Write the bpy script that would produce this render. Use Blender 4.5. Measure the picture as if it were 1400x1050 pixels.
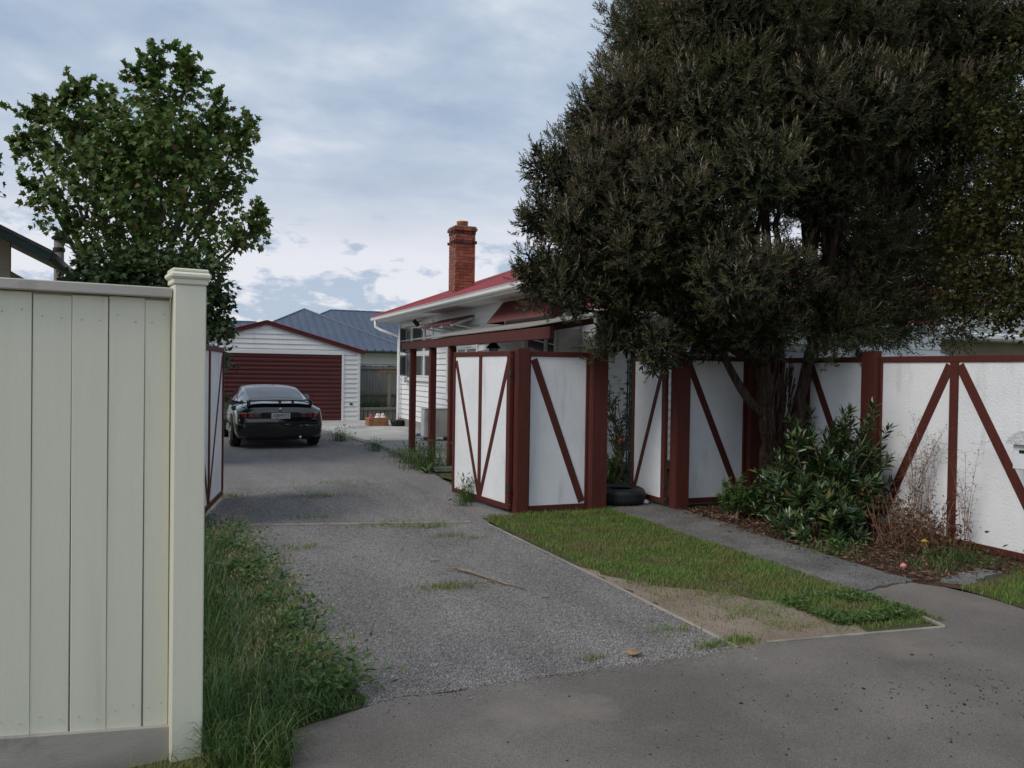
import bpy, bmesh, math, random
import numpy as np
from mathutils import Vector, Matrix
random.seed(7); rng = np.random.default_rng(11)
S = bpy.context.scene
for o in list(bpy.data.objects): bpy.data.objects.remove(o)
R = math.radians
# ------------------------------------------------------------------ camera
YAW, PITCH, ROLL = math.atan2(455, 1120), -0.0155, 0.0150
cd = bpy.data.cameras.new('camera'); cam = bpy.data.objects.new('camera', cd); S.collection.objects.link(cam)
cd.sensor_width = 36; cd.lens = 36 * 1120 / 1400; cd.clip_end = 3000; cd.clip_start = .05
Fv = Vector((math.sin(YAW)*math.cos(PITCH), math.cos(YAW)*math.cos(PITCH), math.sin(PITCH)))
R0 = Vector((math.cos(YAW), -math.sin(YAW), 0)); U0 = R0.cross(Fv)
Rv = R0*math.cos(ROLL) + U0*math.sin(ROLL); Uv = U0*math.cos(ROLL) - R0*math.sin(ROLL)
cam.matrix_world = Matrix(((Rv.x, Uv.x, -Fv.x, 0), (Rv.y, Uv.y, -Fv.y, 0), (Rv.z, Uv.z, -Fv.z, 1.6), (0, 0, 0, 1)))
S.camera = cam
# ------------------------------------------------------------------ sky, sun, exposure
SUN_DIR = Vector((-.68, -.18, .71)).normalized()
SUN_EL = math.asin(SUN_DIR.z); SUN_AZ = math.atan2(SUN_DIR.x, SUN_DIR.y)
W = bpy.data.worlds.new('World'); S.world = W; W.use_nodes = True
nt = W.node_tree; nt.nodes.clear(); N = nt.nodes.new; LK = nt.links.new
def mth(nt, op, a, b=None, c=None):
    n = nt.nodes.new('ShaderNodeMath'); n.operation = op
    for i, v in enumerate((a, b, c)):
        if v is None: continue
        if isinstance(v, (int, float)): n.inputs[i].default_value = v
        else: nt.links.new(v, n.inputs[i])
    return n.outputs[0]
def ramp(nt, fac, stops, interp='LINEAR'):
    n = nt.nodes.new('ShaderNodeValToRGB'); n.color_ramp.interpolation = interp
    e = n.color_ramp.elements
    while len(e) < len(stops): e.new(.5)
    for el, (p, c) in zip(e, stops):
        el.position = p; el.color = (*c, 1) if len(c) == 3 else c
    nt.links.new(fac, n.inputs[0]); return n.outputs[0]
def noise(nt, vec, scale, detail=5, rough=.55, dist=0):
    n = nt.nodes.new('ShaderNodeTexNoise'); n.inputs['Scale'].default_value = scale
    n.inputs['Detail'].default_value = detail; n.inputs['Roughness'].default_value = rough
    n.inputs['Distortion'].default_value = dist
    if vec is not None: nt.links.new(vec, n.inputs['Vector'])
    return n.outputs['Fac']
def mixc(nt, fac, a, b, mode='MIX'):
    n = nt.nodes.new('ShaderNodeMix'); n.data_type = 'RGBA'; n.blend_type = mode
    for i, v in ((0, fac), (6, a), (7, b)):
        if isinstance(v, (int, float)): n.inputs[i].default_value = v
        elif isinstance(v, tuple): n.inputs[i].default_value = (*v, 1)
        else: nt.links.new(v, n.inputs[i])
    return n.outputs[2]
sky = N('ShaderNodeTexSky'); sky.sky_type = 'NISHITA'; sky.sun_disc = False
sky.sun_elevation = SUN_EL; sky.sun_rotation = SUN_AZ
tc = N('ShaderNodeTexCoord'); sep = N('ShaderNodeSeparateXYZ'); LK(tc.outputs['Generated'], sep.inputs[0])
zz = mth(nt, 'MAXIMUM', sep.outputs[2], 0.0); den = mth(nt, 'ADD', zz, 0.10)
cmb = N('ShaderNodeCombineXYZ'); LK(mth(nt, 'DIVIDE', sep.outputs[0], den), cmb.inputs[0]); LK(mth(nt, 'DIVIDE', sep.outputs[1], den), cmb.inputs[1])
n1 = noise(nt, cmb.outputs[0], .6, 5, .5, .2)          # broad layer of stratus
n2 = noise(nt, cmb.outputs[0], 2.1, 7, .55, .1)           # mottling
mott = mth(nt, 'ADD', mth(nt, 'MULTIPLY', n1, .5), mth(nt, 'MULTIPLY', n2, .5))
cloud = ramp(nt, mott, [(.36, (3.0, 3.9, 5.3)), (.45, (3.6, 4.5, 5.8)), (.53, (4.6, 5.4, 6.5)), (.64, (7.0, 7.4, 8.0))])
glow = ramp(nt, mth(nt, 'ADD', zz, mth(nt, 'MULTIPLY', mth(nt, 'SUBTRACT', n1, .5), .10)),
            [(.0, (1, 1, 1)), (.13, (.95, .95, .95)), (.20, (.30, .30, .30)), (.30, (0, 0, 0))])     # bright gap under the cloud sheet
lowc = mixc(nt, glow, cloud, (7.6, 7.6, 8.1))
# small grey-blue cumulus near the horizon
cm2 = N('ShaderNodeCombineXYZ')
az = mth(nt, 'ARCTAN2', sep.outputs[0], sep.outputs[1])
LK(mth(nt, 'MULTIPLY', az, 6.5), cm2.inputs[0]); LK(mth(nt, 'MULTIPLY', zz, 15.0), cm2.inputs[1]); cm2.inputs[2].default_value = 3.3
n3 = noise(nt, cm2.outputs[0], 1.9, 7, .58, .15)
band = ramp(nt, zz, [(.0, (1, 1, 1)), (.07, (.92, .92, .92)), (.14, (.55, .55, .55)), (.20, (0, 0, 0))])
cum = ramp(nt, mth(nt, 'ADD', n3, mth(nt, 'MULTIPLY', band, .14)), [(.60, (0, 0, 0)), (.68, (1, 1, 1))])
lowc = mixc(nt, mth(nt, 'MULTIPLY', cum, mth(nt, 'MINIMUM', mth(nt, 'MULTIPLY', band, 1.6), .85)), lowc, (3.6, 4.5, 5.9))
fin = mixc(nt, .90, sky.outputs[0], lowc)
bg = N('ShaderNodeBackground'); LK(fin, bg.inputs[0]); bg.inputs[1].default_value = .088
wo = N('ShaderNodeOutputWorld'); LK(bg.outputs[0], wo.inputs[0])
sl = bpy.data.lights.new('sun', 'SUN'); sl.energy = 1.5; sl.angle = R(28); sl.color = (1, .94, .86)
so = bpy.data.objects.new('sun', sl); S.collection.objects.link(so); so.rotation_euler = SUN_DIR.to_track_quat('Z', 'Y').to_euler()
so.location = (-20, -10, 30)
S.view_settings.view_transform = 'Standard'; S.view_settings.look = 'None'; S.view_settings.exposure = 0.36; S.view_settings.gamma = 1
S.render.resolution_x = 1024; S.render.resolution_y = 768
# ------------------------------------------------------------------ materials
M = {}
def pm(name, c1, c2=None, rough=.7, scale=4, detail=6, lo=.38, hi=.62, bump=0, bscale=60, spec=.3, stretch=None, metal=0, coat=0,
       dirt=None, dirt_scale=2.0, dirt_lo=.5, dirt_hi=.75, dirt_stretch=None, island=0, transl=0, bdist=.01, speck=None):
    m = bpy.data.materials.new(name); m.use_nodes = True; t = m.node_tree; b = t.nodes['Principled BSDF']
    pos = t.nodes.new('ShaderNodeNewGeometry'); P = pos.outputs['Position']
    def mapped(st):
        if not st: return P
        mp = t.nodes.new('ShaderNodeMapping'); mp.inputs['Scale'].default_value = st; t.links.new(P, mp.inputs[0]); return mp.outputs[0]
    col = None
    if c2 is not None:
        col = ramp(t, noise(t, mapped(stretch), scale, detail), [(lo, c1), (hi, c2)])
    if speck:
        sc, cc, a, b_ = speck
        v = t.nodes.new('ShaderNodeTexVoronoi'); v.inputs['Scale'].default_value = sc; t.links.new(P, v.inputs['Vector'])
        sp = t.nodes.new('ShaderNodeSeparateColor'); t.links.new(v.outputs['Color'], sp.inputs[0])
        k = ramp(t, sp.outputs[0], [(0, (a,)*3), (1, (b_,)*3)])
        col = mixc(t, 1.0, col if col is not None else c1, k, 'MULTIPLY')
        if cc: col = mixc(t, mth(t, 'GREATER_THAN', sp.outputs[1], .94), col, cc)
    if dirt:
        f = ramp(t, noise(t, mapped(dirt_stretch), dirt_scale, 8, .65), [(dirt_lo, (0, 0, 0)), (dirt_hi, (1, 1, 1))])
        col = mixc(t, f, col if col is not None else c1, dirt)
    if island:
        rp = pos.outputs['Random Per Island']
        k = ramp(t, rp, [(0, (1-island,)*3), (1, (1+island,)*3)])
        # ramp clamps nothing above 1 for HDR colours
        col = mixc(t, 1.0, col if col is not None else c1, k, 'MULTIPLY')
    if col is None: b.inputs['Base Color'].default_value = (*c1, 1)
    else: t.links.new(col, b.inputs['Base Color'])
    b.inputs['Roughness'].default_value = rough; b.inputs['Specular IOR Level'].default_value = spec; b.inputs['Metallic'].default_value = metal
    b.inputs['Coat Weight'].default_value = coat; b.inputs['Coat Roughness'].default_value = .04
    if bump:
        bn = t.nodes.new('ShaderNodeBump'); bn.inputs['Strength'].default_value = bump; bn.inputs['Distance'].default_value = bdist
        t.links.new(noise(t, mapped(stretch), bscale, 6, .6), bn.inputs['Height']); t.links.new(bn.outputs[0], b.inputs['Normal'])
    M[name] = m; return m
def leafm(name, stops, rough=.45, transl=.25, spec=.4, big=None):
    m = bpy.data.materials.new(name); m.use_nodes = True; t = m.node_tree; b = t.nodes['Principled BSDF']
    g = t.nodes.new('ShaderNodeNewGeometry')
    col = ramp(t, g.outputs['Random Per Island'], stops)
    if big:
        f = ramp(t, noise(t, g.outputs['Position'], big[0], 3), [(.42, (0, 0, 0)), (.62, (1, 1, 1))])
        col = mixc(t, mth(t, 'MULTIPLY', f, big[2]), col, big[1])
    t.links.new(col, b.inputs['Base Color']); b.inputs['Roughness'].default_value = rough; b.inputs['Specular IOR Level'].default_value = spec
    tr = t.nodes.new('ShaderNodeBsdfTranslucent'); t.links.new(col, tr.inputs[0])
    mx = t.nodes.new('ShaderNodeMixShader'); mx.inputs[0].default_value = transl
    t.links.new(b.outputs[0], mx.inputs[1]); t.links.new(tr.outputs[0], mx.inputs[2])
    t.links.new(mx.outputs[0], t.nodes['Material Output'].inputs[0]); M[name] = m
def glassm(name, col, rough=.03, spec=.7):
    m = pm(name, col, rough=rough, spec=spec); return m
pm('asphalt', (.122, .108, .096), (.19, .169, .150), .85, 1.1, 8, .35, .68, .5, 190, .25, speck=(300, None, .62, 1.32), dirt=(.235, .205, .172), dirt_scale=.9, dirt_lo=.55, dirt_hi=.8, bdist=.006)
pm('gravel', (.185, .173, .165), (.25, .234, .222), .9, 1.6, 9, .34, .68, 1, 130, .2, stretch=(1.3, .4, 1), speck=(130, (.34, .33, .32), .55, 1.4), bdist=.012)
pm('stone', (.19, .178, .17), (.27, .253, .24), .85, 1.6, 9, .34, .68, stretch=(1.3, .4, 1), spec=.2, island=.42)
pm('path', (.110, .106, .101), (.20, .19, .178), .9, 2.3, 9, .35, .68, 1, 70, .2, speck=(120, (.24, .23, .22), .5, 1.4), dirt=(.12, .085, .06), dirt_scale=3, dirt_lo=.6, dirt_hi=.75, bdist=.012)
pm('soil', (.10, .082, .05), (.07, .085, .035), .95, 3, 8, .4, .6, 1, 60, .1, bdist=.02)
pm('dirt', (.215, .165, .125), (.30, .24, .185), .95, 2.2, 8, .35, .7, .7, 90, .1, bdist=.008, speck=(150, None, .8, 1.12))
pm('mulch', (.060, .038, .026), (.11, .068, .045), .95, 9, 6, .4, .62, 1, 50, .1, bdist=.03)
pm('ground', (.06, .085, .03), (.11, .12, .055), .95, .6, 8, bump=.6, bscale=20)
pm('concrete', (.40, .39, .37), (.52, .51, .48), .85, 1.3, 9, .35, .68, .3, 90, .25, dirt=(.22, .21, .19), dirt_scale=.8, dirt_lo=.5, dirt_hi=.7)
pm('concrete_old', (.24, .235, .22), (.34, .33, .31), .9, 1.3, 9, .35, .68, .4, 90, .25, dirt=(.16, .155, .14), dirt_scale=1.2, dirt_lo=.5, dirt_hi=.7)
pm('edging', (.20, .18, .155), (.30, .275, .24), .9, 5, 8, bump=.5, bscale=60, stretch=(1, .2, 1))
pm('white', (.80, .80, .80), (.74, .745, .74), .55, 1.3, 6, bump=.08, bscale=40, dirt=(.52, .52, .49), dirt_scale=1.1, dirt_lo=.6, dirt_hi=.85, dirt_stretch=(3, 3, .5), island=.03)
pm('white_trim', (.80, .80, .79), (.75, .75, .74), .45, 3)
pm('panel', (.82, .82, .825), (.72, .722, .73), .85, 1.8, 9, .35, .7, 1, 45, .15, dirt=(.50, .495, .48), dirt_scale=2.4, dirt_lo=.54, dirt_hi=.84, dirt_stretch=(2.5, 2.5, .45), bdist=.006)
pm('red_paint', (.100, .023, .016), (.072, .018, .013), .62, 5, 8, .35, .7, .35, 60, .3, stretch=(6, 6, .7), dirt=(.055, .022, .02), dirt_scale=3, dirt_lo=.58, dirt_hi=.8, dirt_stretch=(8, 8, 1), bdist=.006)
pm('red_door', (.098, .022, .022), (.080, .018, .018), .5, 2, 6, dirt=(.09, .024, .026), dirt_scale=2, spec=.35)
pm('red_trim', (.10, .021, .02), (.08, .018, .017), .5, 3)
pm('red_roof', (.30, .050, .055), (.24, .040, .044), .5, 1.2, 8, .35, .7, dirt=(.20, .035, .04), dirt_scale=1.6, dirt_lo=.55, dirt_hi=.8, spec=.35)
pm('red_awning', (.15, .042, .042), (.12, .032, .034), .55, 2, 6)
pm('blue_roof', (.085, .108, .155), (.072, .093, .135), .5, 1, 5, spec=.35)
pm('grey_roof', (.20, .21, .21), (.26, .27, .265), .6, 1.5, 6)
pm('cream', (.78, .755, .61), (.74, .72, .575), .6, 2.2, 8, .35, .7, .45, 60, .3, stretch=(9, 9, .5), dirt=(.62, .595, .47), dirt_scale=1.7, dirt_lo=.60, dirt_hi=.82, dirt_stretch=(5, 5, .5), bdist=.004, island=.03)
pm('taupe', (.50, .47, .41), (.44, .415, .36), .6, 3, 8, bump=.15, bscale=60, stretch=(.6, 3, 3), dirt=(.27, .26, .23), dirt_scale=3, dirt_lo=.6, dirt_hi=.8)
pm('taupe_dark', (.44, .405, .35), (.38, .35, .30), .65, 3, 8, bump=.2, bscale=60, stretch=(.6, 3, 3), dirt=(.15, .14, .12), dirt_scale=4, dirt_lo=.55, dirt_hi=.8)
pm('brick', (.34, .12, .075), (.24, .078, .052), .9, 9, 5, .35, .65, .4, 60, .15, island=.3)
pm('brick_dark', (.12, .055, .042), (.08, .045, .04), .9, 9, 5, .35, .65, .4, 60, .15, island=.3)
pm('mortar', (.24, .20, .17), (.18, .15, .13), .95, 12, 4)
pm('terracotta', (.45, .17, .075), (.36, .12, .055), .8, 6, 5)
pm('paling', (.26, .245, .225), (.18, .17, .155), .9, 3, 8, .35, .7, .4, 40, .15, stretch=(9, 9, .6), island=.18)
pm('old_timber', (.30, .26, .20), (.22, .19, .15), .9, 3, 8, stretch=(8, 8, .8), bump=.4, bscale=40)
pm('crate_wood', (.36, .17, .085), (.28, .125, .06), .8, 6, 6)
pm('bark', (.050, .034, .025), (.115, .082, .062), .95, 6, 9, .40, .6, 1, 12, .1, stretch=(7, 7, .5), bdist=.09, dirt=(.20, .155, .12), dirt_scale=6, dirt_lo=.62, dirt_hi=.75, dirt_stretch=(5, 5, .5))
pm('bark_grey', (.12, .105, .085), (.19, .17, .14), .9, 6, 7, stretch=(4, 4, .8), bump=.6, bscale=30)
pm('twig', (.16, .10, .06), (.24, .17, .11), .9, 10, 4, island=.3)
pm('stick', (.26, .20, .14), (.17, .13, .09), .9, 14, 5)
pm('dead_stem', (.15, .080, .05), (.25, .15, .095), .9, 10, 4, island=.35)
pm('rubber', (.012, .012, .013), (.02, .02, .02), .55, 20, 4, spec=.4)
pm('car_paint', (.006, .0075, .0085), rough=.16, spec=.5, coat=1)
pm('car_black', (.010, .010, .011), rough=.55, spec=.35)
pm('car_red', (.17, .012, .008), (.12, .008, .006), .22, 6, spec=.6, coat=.6)
pm('car_amber', (.20, .018, .008), rough=.2, spec=.6, coat=.6)
pm('lens_smoke', (.028, .008, .007), rough=.2, spec=.6, coat=.6)
pm('chrome', (.55, .56, .57), rough=.25, metal=1)
pm('alloy', (.32, .32, .33), rough=.35, metal=.8)
pm('plate', (.62, .63, .62), (.55, .56, .55), .45, 20)
pm('ink', (.01, .01, .012), rough=.5)
glassm('car_glass', (.020, .024, .030), .05, .9)
glassm('window_glass', (.085, .09, .095), .03, .7)
pm('curtain', (.34, .34, .35), (.22, .22, .23), .9, 8, 4, stretch=(6, 6, .2))
pm('dark_room', (.02, .02, .022), rough=.95)
pm('poly_roof', (.30, .28, .25), (.24, .225, .20), .85, 2, 6, spec=.15, dirt=(.2, .19, .165), dirt_scale=2)
pm('steel_dark', (.04, .04, .042), (.06, .058, .055), .5, 8, metal=.4)
pm('black_plastic', (.012, .012, .013), rough=.45)
pm('grey_plastic', (.30, .30, .31), rough=.5)
pm('cream_metal', (.58, .56, .50), (.53, .51, .46), .5, 4, dirt=(.38, .36, .31), dirt_scale=3)
pm('green_dark', (.012, .028, .022), (.018, .04, .03), .55, 5)
pm('hose', (.08, .11, .22), rough=.5)
pm('tan_soffit', (.34, .29, .225), (.28, .235, .185), .8, 2)
pm('letter_white', (.72, .74, .75), (.66, .68, .69), .6, 6, bump=.15, bscale=80)
pm('stucco', (.68, .69, .69), (.58, .59, .59), .95, 14, 6, bump=1, bscale=45, bdist=.02)
pm('pink', (.62, .22, .20), rough=.4)
pm('toy_cream', (.70, .60, .48), rough=.5); pm('toy_white', (.74, .72, .72), rough=.5); pm('toy_red', (.45, .06, .10), rough=.45)
pm('petal_white', (.80, .78, .68), rough=.7); pm('petal_orange', (.70, .16, .06), rough=.7); pm('yellow', (.75, .60, .03), rough=.6)
pm('dry_leaf', (.33, .22, .12), (.22, .135, .07), .8, 20)
leafm('akeake', [(0, (.042, .056, .020)), (.5, (.076, .096, .034)), (.8, (.118, .124, .052)), (.93, (.16, .128, .080)), (1, (.26, .205, .145))], .58, .25, .18, (.85, (.125, .092, .060), .5))
leafm('akeake_lit_tip', [(0, (.14, .108, .070)), (.5, (.27, .205, .15)), (1, (.52, .41, .32))], .58, .25, .2, (.7, (.15, .165, .068), .45))  # pale new growth, brightened to paint highlights on outer upper sprays
leafm('akeake_shade', [(0, (.014, .018, .009)), (1, (.040, .046, .022))], .6, .08, .3)  # darkened leaf colour that paints the shade inside the crown
leafm('maple', [(0, (.064, .115, .026)), (.5, (.118, .195, .046)), (.85, (.185, .26, .085)), (.95, (.19, .16, .055)), (1, (.18, .09, .04))], .45, .42, .3)
leafm('hedge', [(0, (.030, .055, .018)), (.6, (.055, .095, .028)), (1, (.09, .13, .045))], .5, .2)
leafm('yel', [(0, (.016, .028, .009)), (.6, (.030, .048, .013)), (.9, (.055, .062, .016)), (1, (.12, .08, .022))], .6, .2, .12, (.5, (.10, .06, .018), .28))
leafm('laurel', [(0, (.014, .030, .010)), (.45, (.034, .068, .020)), (.8, (.07, .12, .036)), (.94, (.12, .16, .05)), (.97, (.20, .17, .05)), (1, (.16, .09, .04))], .30, .15, .6)
leafm('rose_leaf', [(0, (.04, .07, .03)), (1, (.10, .14, .06))], .5, .3)
leafm('grass', [(0, (.085, .175, .028)), (.5, (.13, .255, .045)), (.8, (.20, .30, .07)), (1, (.36, .32, .14))], .6, .32, .15, (1.9, (.24, .20, .085), .7))
leafm('long_grass', [(0, (.030, .068, .014)), (.55, (.054, .112, .024)), (.9, (.095, .155, .04)), (1, (.25, .23, .11))], .5, .3, .3)
leafm('oat', [(0, (.17, .16, .06)), (.6, (.27, .25, .10)), (1, (.48, .40, .20))], .6, .35, .2)
leafm('weed', [(0, (.05, .10, .024)), (.6, (.085, .16, .04)), (1, (.15, .19, .07))], .5, .3, .3)
leafm('litter', [(0, (.065, .038, .025)), (.5, (.125, .070, .045)), (.85, (.19, .115, .072)), (1, (.38, .27, .19))], .8, .1, .2)
leafm('dead_leaf', [(0, (.065, .034, .022)), (.7, (.13, .066, .04)), (1, (.2, .12, .07))], .8, .15, .2)
leafm('debris', [(0, (.022, .02, .016)), (.8, (.05, .045, .035)), (1, (.11, .09, .06))], .85, 0, .2)
# ------------------------------------------------------------------ mesh helpers
col = S.collection
class MB:
    def __init__(s): s.v = []; s.f = []; s.n = 0
    def raw(s, V, F):
        V = np.asarray(V, float).reshape(-1, 3); s.v.append(V)
        for f in F: s.f.append(tuple(int(i)+s.n for i in f))
        s.n += len(V); return s
    def convex(s, V, F):
        V = np.asarray(V, float); c = V.mean(0); G = []
        for f in F:
            p = V[list(f)]; n = np.cross(p[1]-p[0], p[2]-p[0])
            G.append(f if n @ (p.mean(0)-c) >= 0 else f[::-1])
        return s.raw(V, G)
    def cbox(s, c, ax, h, b=0):
        c = np.asarray(c, float); ax = np.asarray(ax, float); h = np.asarray(h, float); V = []; F = []
        b = min(b, h.min()*.6)
        if b <= 0:
            for sx in (-1, 1):
                for sy in (-1, 1):
                    for sz in (-1, 1): V.append(c + ax[0]*sx*h[0] + ax[1]*sy*h[1] + ax[2]*sz*h[2])
            F = [(0, 1, 3, 2), (4, 5, 7, 6), (0, 1, 5, 4), (2, 3, 7, 6), (0, 2, 6, 4), (1, 3, 7, 5)]
            return s.convex(V, F)
        idx = {}
        for sx in (-1, 1):
            for sy in (-1, 1):
                for sz in (-1, 1):
                    sg = np.array((sx, sy, sz))
                    for k in range(3):
                        q = sg*(h-b); q[k] = sg[k]*h[k]; idx[(sx, sy, sz, k)] = len(V); V.append(c + q @ ax)
        for k in range(3):
            a, d = [(1, 2), (0, 2), (0, 1)][k]
            for sg in (-1, 1):
                q = []
                for u, w in ((-1, -1), (-1, 1), (1, 1), (1, -1)):
                    t = [0, 0, 0]; t[k] = sg; t[a] = u; t[d] = w; q.append(idx[(*t, k)])
                F.append(tuple(q))
            for u in (-1, 1):
                for w in (-1, 1):
                    q = []
                    for e, kk in ((-1, a), (1, a), (1, d), (-1, d)):
                        t = [0, 0, 0]; t[k] = e; t[a] = u; t[d] = w; q.append(idx[(*t, kk)])
                    F.append(tuple(q))
        for sx in (-1, 1):
            for sy in (-1, 1):
                for sz in (-1, 1): F.append(tuple(idx[(sx, sy, sz, k)] for k in range(3)))
        return s.convex(V, F)
    def box(s, x0, x1, y0, y1, z0, z1, b=0):
        return s.cbox(((x0+x1)/2, (y0+y1)/2, (z0+z1)/2), np.eye(3), (abs(x1-x0)/2, abs(y1-y0)/2, abs(z1-z0)/2), b)
    def beam(s, p0, p1, w, h, up=(0, 0, 1), b=0):
        p0 = np.asarray(p0, float); p1 = np.asarray(p1, float); d = p1-p0; L = np.linalg.norm(d); d /= L
        up = np.asarray(up, float); sd = np.cross(d, up); sd /= np.linalg.norm(sd); u = np.cross(sd, d)
        return s.cbox((p0+p1)/2, (d, sd, u), (L/2, w/2, h/2), b)
    def tube(s, P, rad, n=8, cap=True):
        P = np.asarray(P, float); m = len(P); rad = np.broadcast_to(rad, m); V = []; F = []
        T = np.gradient(P, axis=0); T /= np.linalg.norm(T, axis=1)[:, None]+1e-9
        ref = np.array((0, 0, 1.)) if abs(T[0][2]) < .9 else np.array((1., 0, 0)); a = np.cross(T[0], ref); a /= np.linalg.norm(a)
        for i in range(m):
            a = a - T[i]*(a @ T[i]); a /= np.linalg.norm(a)+1e-9; bb = np.cross(T[i], a)
            for k in range(n):
                t = 2*math.pi*k/n; V.append(P[i] + rad[i]*(a*math.cos(t)+bb*math.sin(t)))
        for i in range(m-1):
            for k in range(n):
                F.append((i*n+k, i*n+(k+1) % n, (i+1)*n+(k+1) % n, (i+1)*n+k))
        if cap: F += [tuple(range(n))[::-1], tuple(range((m-1)*n, m*n))]
        return s.raw(V, F)
    def lathe(s, prof, c=(0, 0, 0), n=20, axis='z'):
        V = []; F = []; m = len(prof)
        for r, z in prof:
            for k in range(n):
                t = 2*math.pi*k/n; p = (r*math.cos(t), r*math.sin(t), z)
                if axis == 'x': p = (z, p[0], p[1])
                if axis == 'y': p = (p[1], z, p[0])
                V.append((p[0]+c[0], p[1]+c[1], p[2]+c[2]))
        for i in range(m-1):
            for k in range(n): F.append((i*n+k, i*n+(k+1) % n, (i+1)*n+(k+1) % n, (i+1)*n+k))
        F += [tuple(range(n))[::-1], tuple(range((m-1)*n, m*n))]
        return s.raw(V, F)
    def extr(s, poly, vec):
        P = np.asarray(poly, float); n = len(P); V = np.vstack((P, P+np.asarray(vec, float)))
        nn = sum(np.cross(P[i]-P[0], P[(i+1) % n]-P[0]) for i in range(n)); fl = nn @ np.asarray(vec, float) > 0
        F = [tuple(range(n)), tuple(range(n, 2*n))[::-1]] + [(i, n+i, n+(i+1) % n, (i+1) % n) for i in range(n)]
        return s.raw(V, [f[::-1] for f in F] if fl else F)
    def mesh(s, name, mat, smooth=False, off=None):
        me = bpy.data.meshes.new(name); V = np.vstack(s.v) if s.v else np.zeros((0, 3))
        if off is not None: V = V - np.asarray(off, float)
        me.from_pydata(V.tolist(), [], s.f); me.materials.append(M[mat])
        if smooth: me.polygons.foreach_set('use_smooth', [True]*len(me.polygons))
        me.update(); return me
def big_mesh(name, V, faces_flat, nper, mat, off=(0, 0, 0)):
    """numpy mesh with uniform polygon size"""
    me = bpy.data.meshes.new(name); V = (np.asarray(V, np.float32).reshape(-1, 3) - np.asarray(off, np.float32)); fl = np.asarray(faces_flat, np.int32).ravel(); nf = len(fl)//nper
    me.vertices.add(len(V)); me.vertices.foreach_set('co', V.ravel()); me.loops.add(len(fl)); me.loops.foreach_set('vertex_index', fl)
    me.polygons.add(nf); me.polygons.foreach_set('loop_start', np.arange(nf, dtype=np.int32)*nper)
    me.materials.append(M[mat]); me.update(calc_edges=True); return me
WROOT = {}
def link(o, parent=None):
    col.objects.link(o)
    if parent: o.parent = parent
    return o
def tag(o, label=None, cat=None, group=None, kind=None):
    for k, v in (('label', label), ('category', cat), ('group', group), ('kind', kind)):
        if v: o[k] = v
    return o
def thing(name, label, cat, loc=(0, 0, 0), rz=0, group=None, world=False):
    o = bpy.data.objects.new(name, None); o.empty_display_size = .2; link(o); o.location = loc; o.rotation_euler = (0, 0, rz)
    if world: WROOT[o.name] = loc
    return tag(o, label, cat, group)
def part(name, mb, mat, parent=None, smooth=False, kind=None, label=None):
    off = None
    if parent:
        p = parent
        while p.parent: p = p.parent
        off = WROOT.get(p.name)
    me = mb.mesh(name, mat, smooth, off) if isinstance(mb, MB) else mb
    o = link(bpy.data.objects.new(name, me), parent)
    if kind: o['kind'] = kind
    if label: o['label'] = label
    return o
def solo(name, mb, mat, label, cat, base, group=None, smooth=False, kind=None, local=False):
    """a thing that is one mesh; its origin at base"""
    me = mb.mesh(name, mat, smooth, None if local else base) if isinstance(mb, MB) else mb
    o = link(bpy.data.objects.new(name, me)); o.location = base
    return tag(o, label, cat, group, kind)
def structure(name, mb, mat, smooth=False):
    o = part(name, mb, mat, None, smooth); o['kind'] = 'structure'; return o
def unit(v): v = np.asarray(v, float); return v/(np.linalg.norm(v, axis=-1, keepdims=True)+1e-9)
def copy_tree(o, parent=None):
    c = o.copy(); col.objects.link(c); c.parent = parent
    for ch in list(o.children): copy_tree(ch, c)
    return c
def wob(x, y, s=1.0, k=0):
    return (np.sin(x*2.1*s+k)+np.sin(y*2.7*s+1.3+k)+np.sin((x+y)*1.7*s+2.1*k)+np.sin((x*1.3-y*2.2)*s*2.3+.7)*.6)/3.6
from mathutils.geometry import tessellate_polygon
def jag(pts, step=.12, amp=.012, seed=1):
    r = np.random.default_rng(seed); out = []
    for i in range(len(pts)):
        a = np.array(pts[i], float); b = np.array(pts[(i+1) % len(pts)], float); L = np.linalg.norm(b-a); n = max(1, int(L/step))
        nrm = np.array((-(b-a)[1], (b-a)[0]))/(L+1e-9)
        for k in range(n):
            out.append(a+(b-a)*k/n + (nrm*r.normal(0, amp) if k else 0))
    return out
def sheet(name, pts, z, mat, step=.12, amp=.012, thick=0, seed=1):
    P = jag(pts, step, amp, seed) if amp else [np.array(p, float) for p in pts]
    V = [(p[0], p[1], z) for p in P]; mb = MB()
    tri = tessellate_polygon([[Vector(v) for v in V]]); F = []
    for t in tri:
        a, b, c = (np.array(V[i]) for i in t); F.append(t if np.cross(b-a, c-a)[2] > 0 else t[::-1])
    n = len(V)
    if thick:
        A = sum(V[i][0]*V[(i+1) % n][1]-V[(i+1) % n][0]*V[i][1] for i in range(n)); V2 = V+[(v[0], v[1], z-thick) for v in V]
        sd = [(i, n+i, n+(i+1) % n, (i+1) % n) if A > 0 else (i, (i+1) % n, n+(i+1) % n, n+i) for i in range(n)]
        mb.raw(V2, list(F)+sd)
    else: mb.raw(V, F)
    return structure(name, mb, mat)
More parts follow.
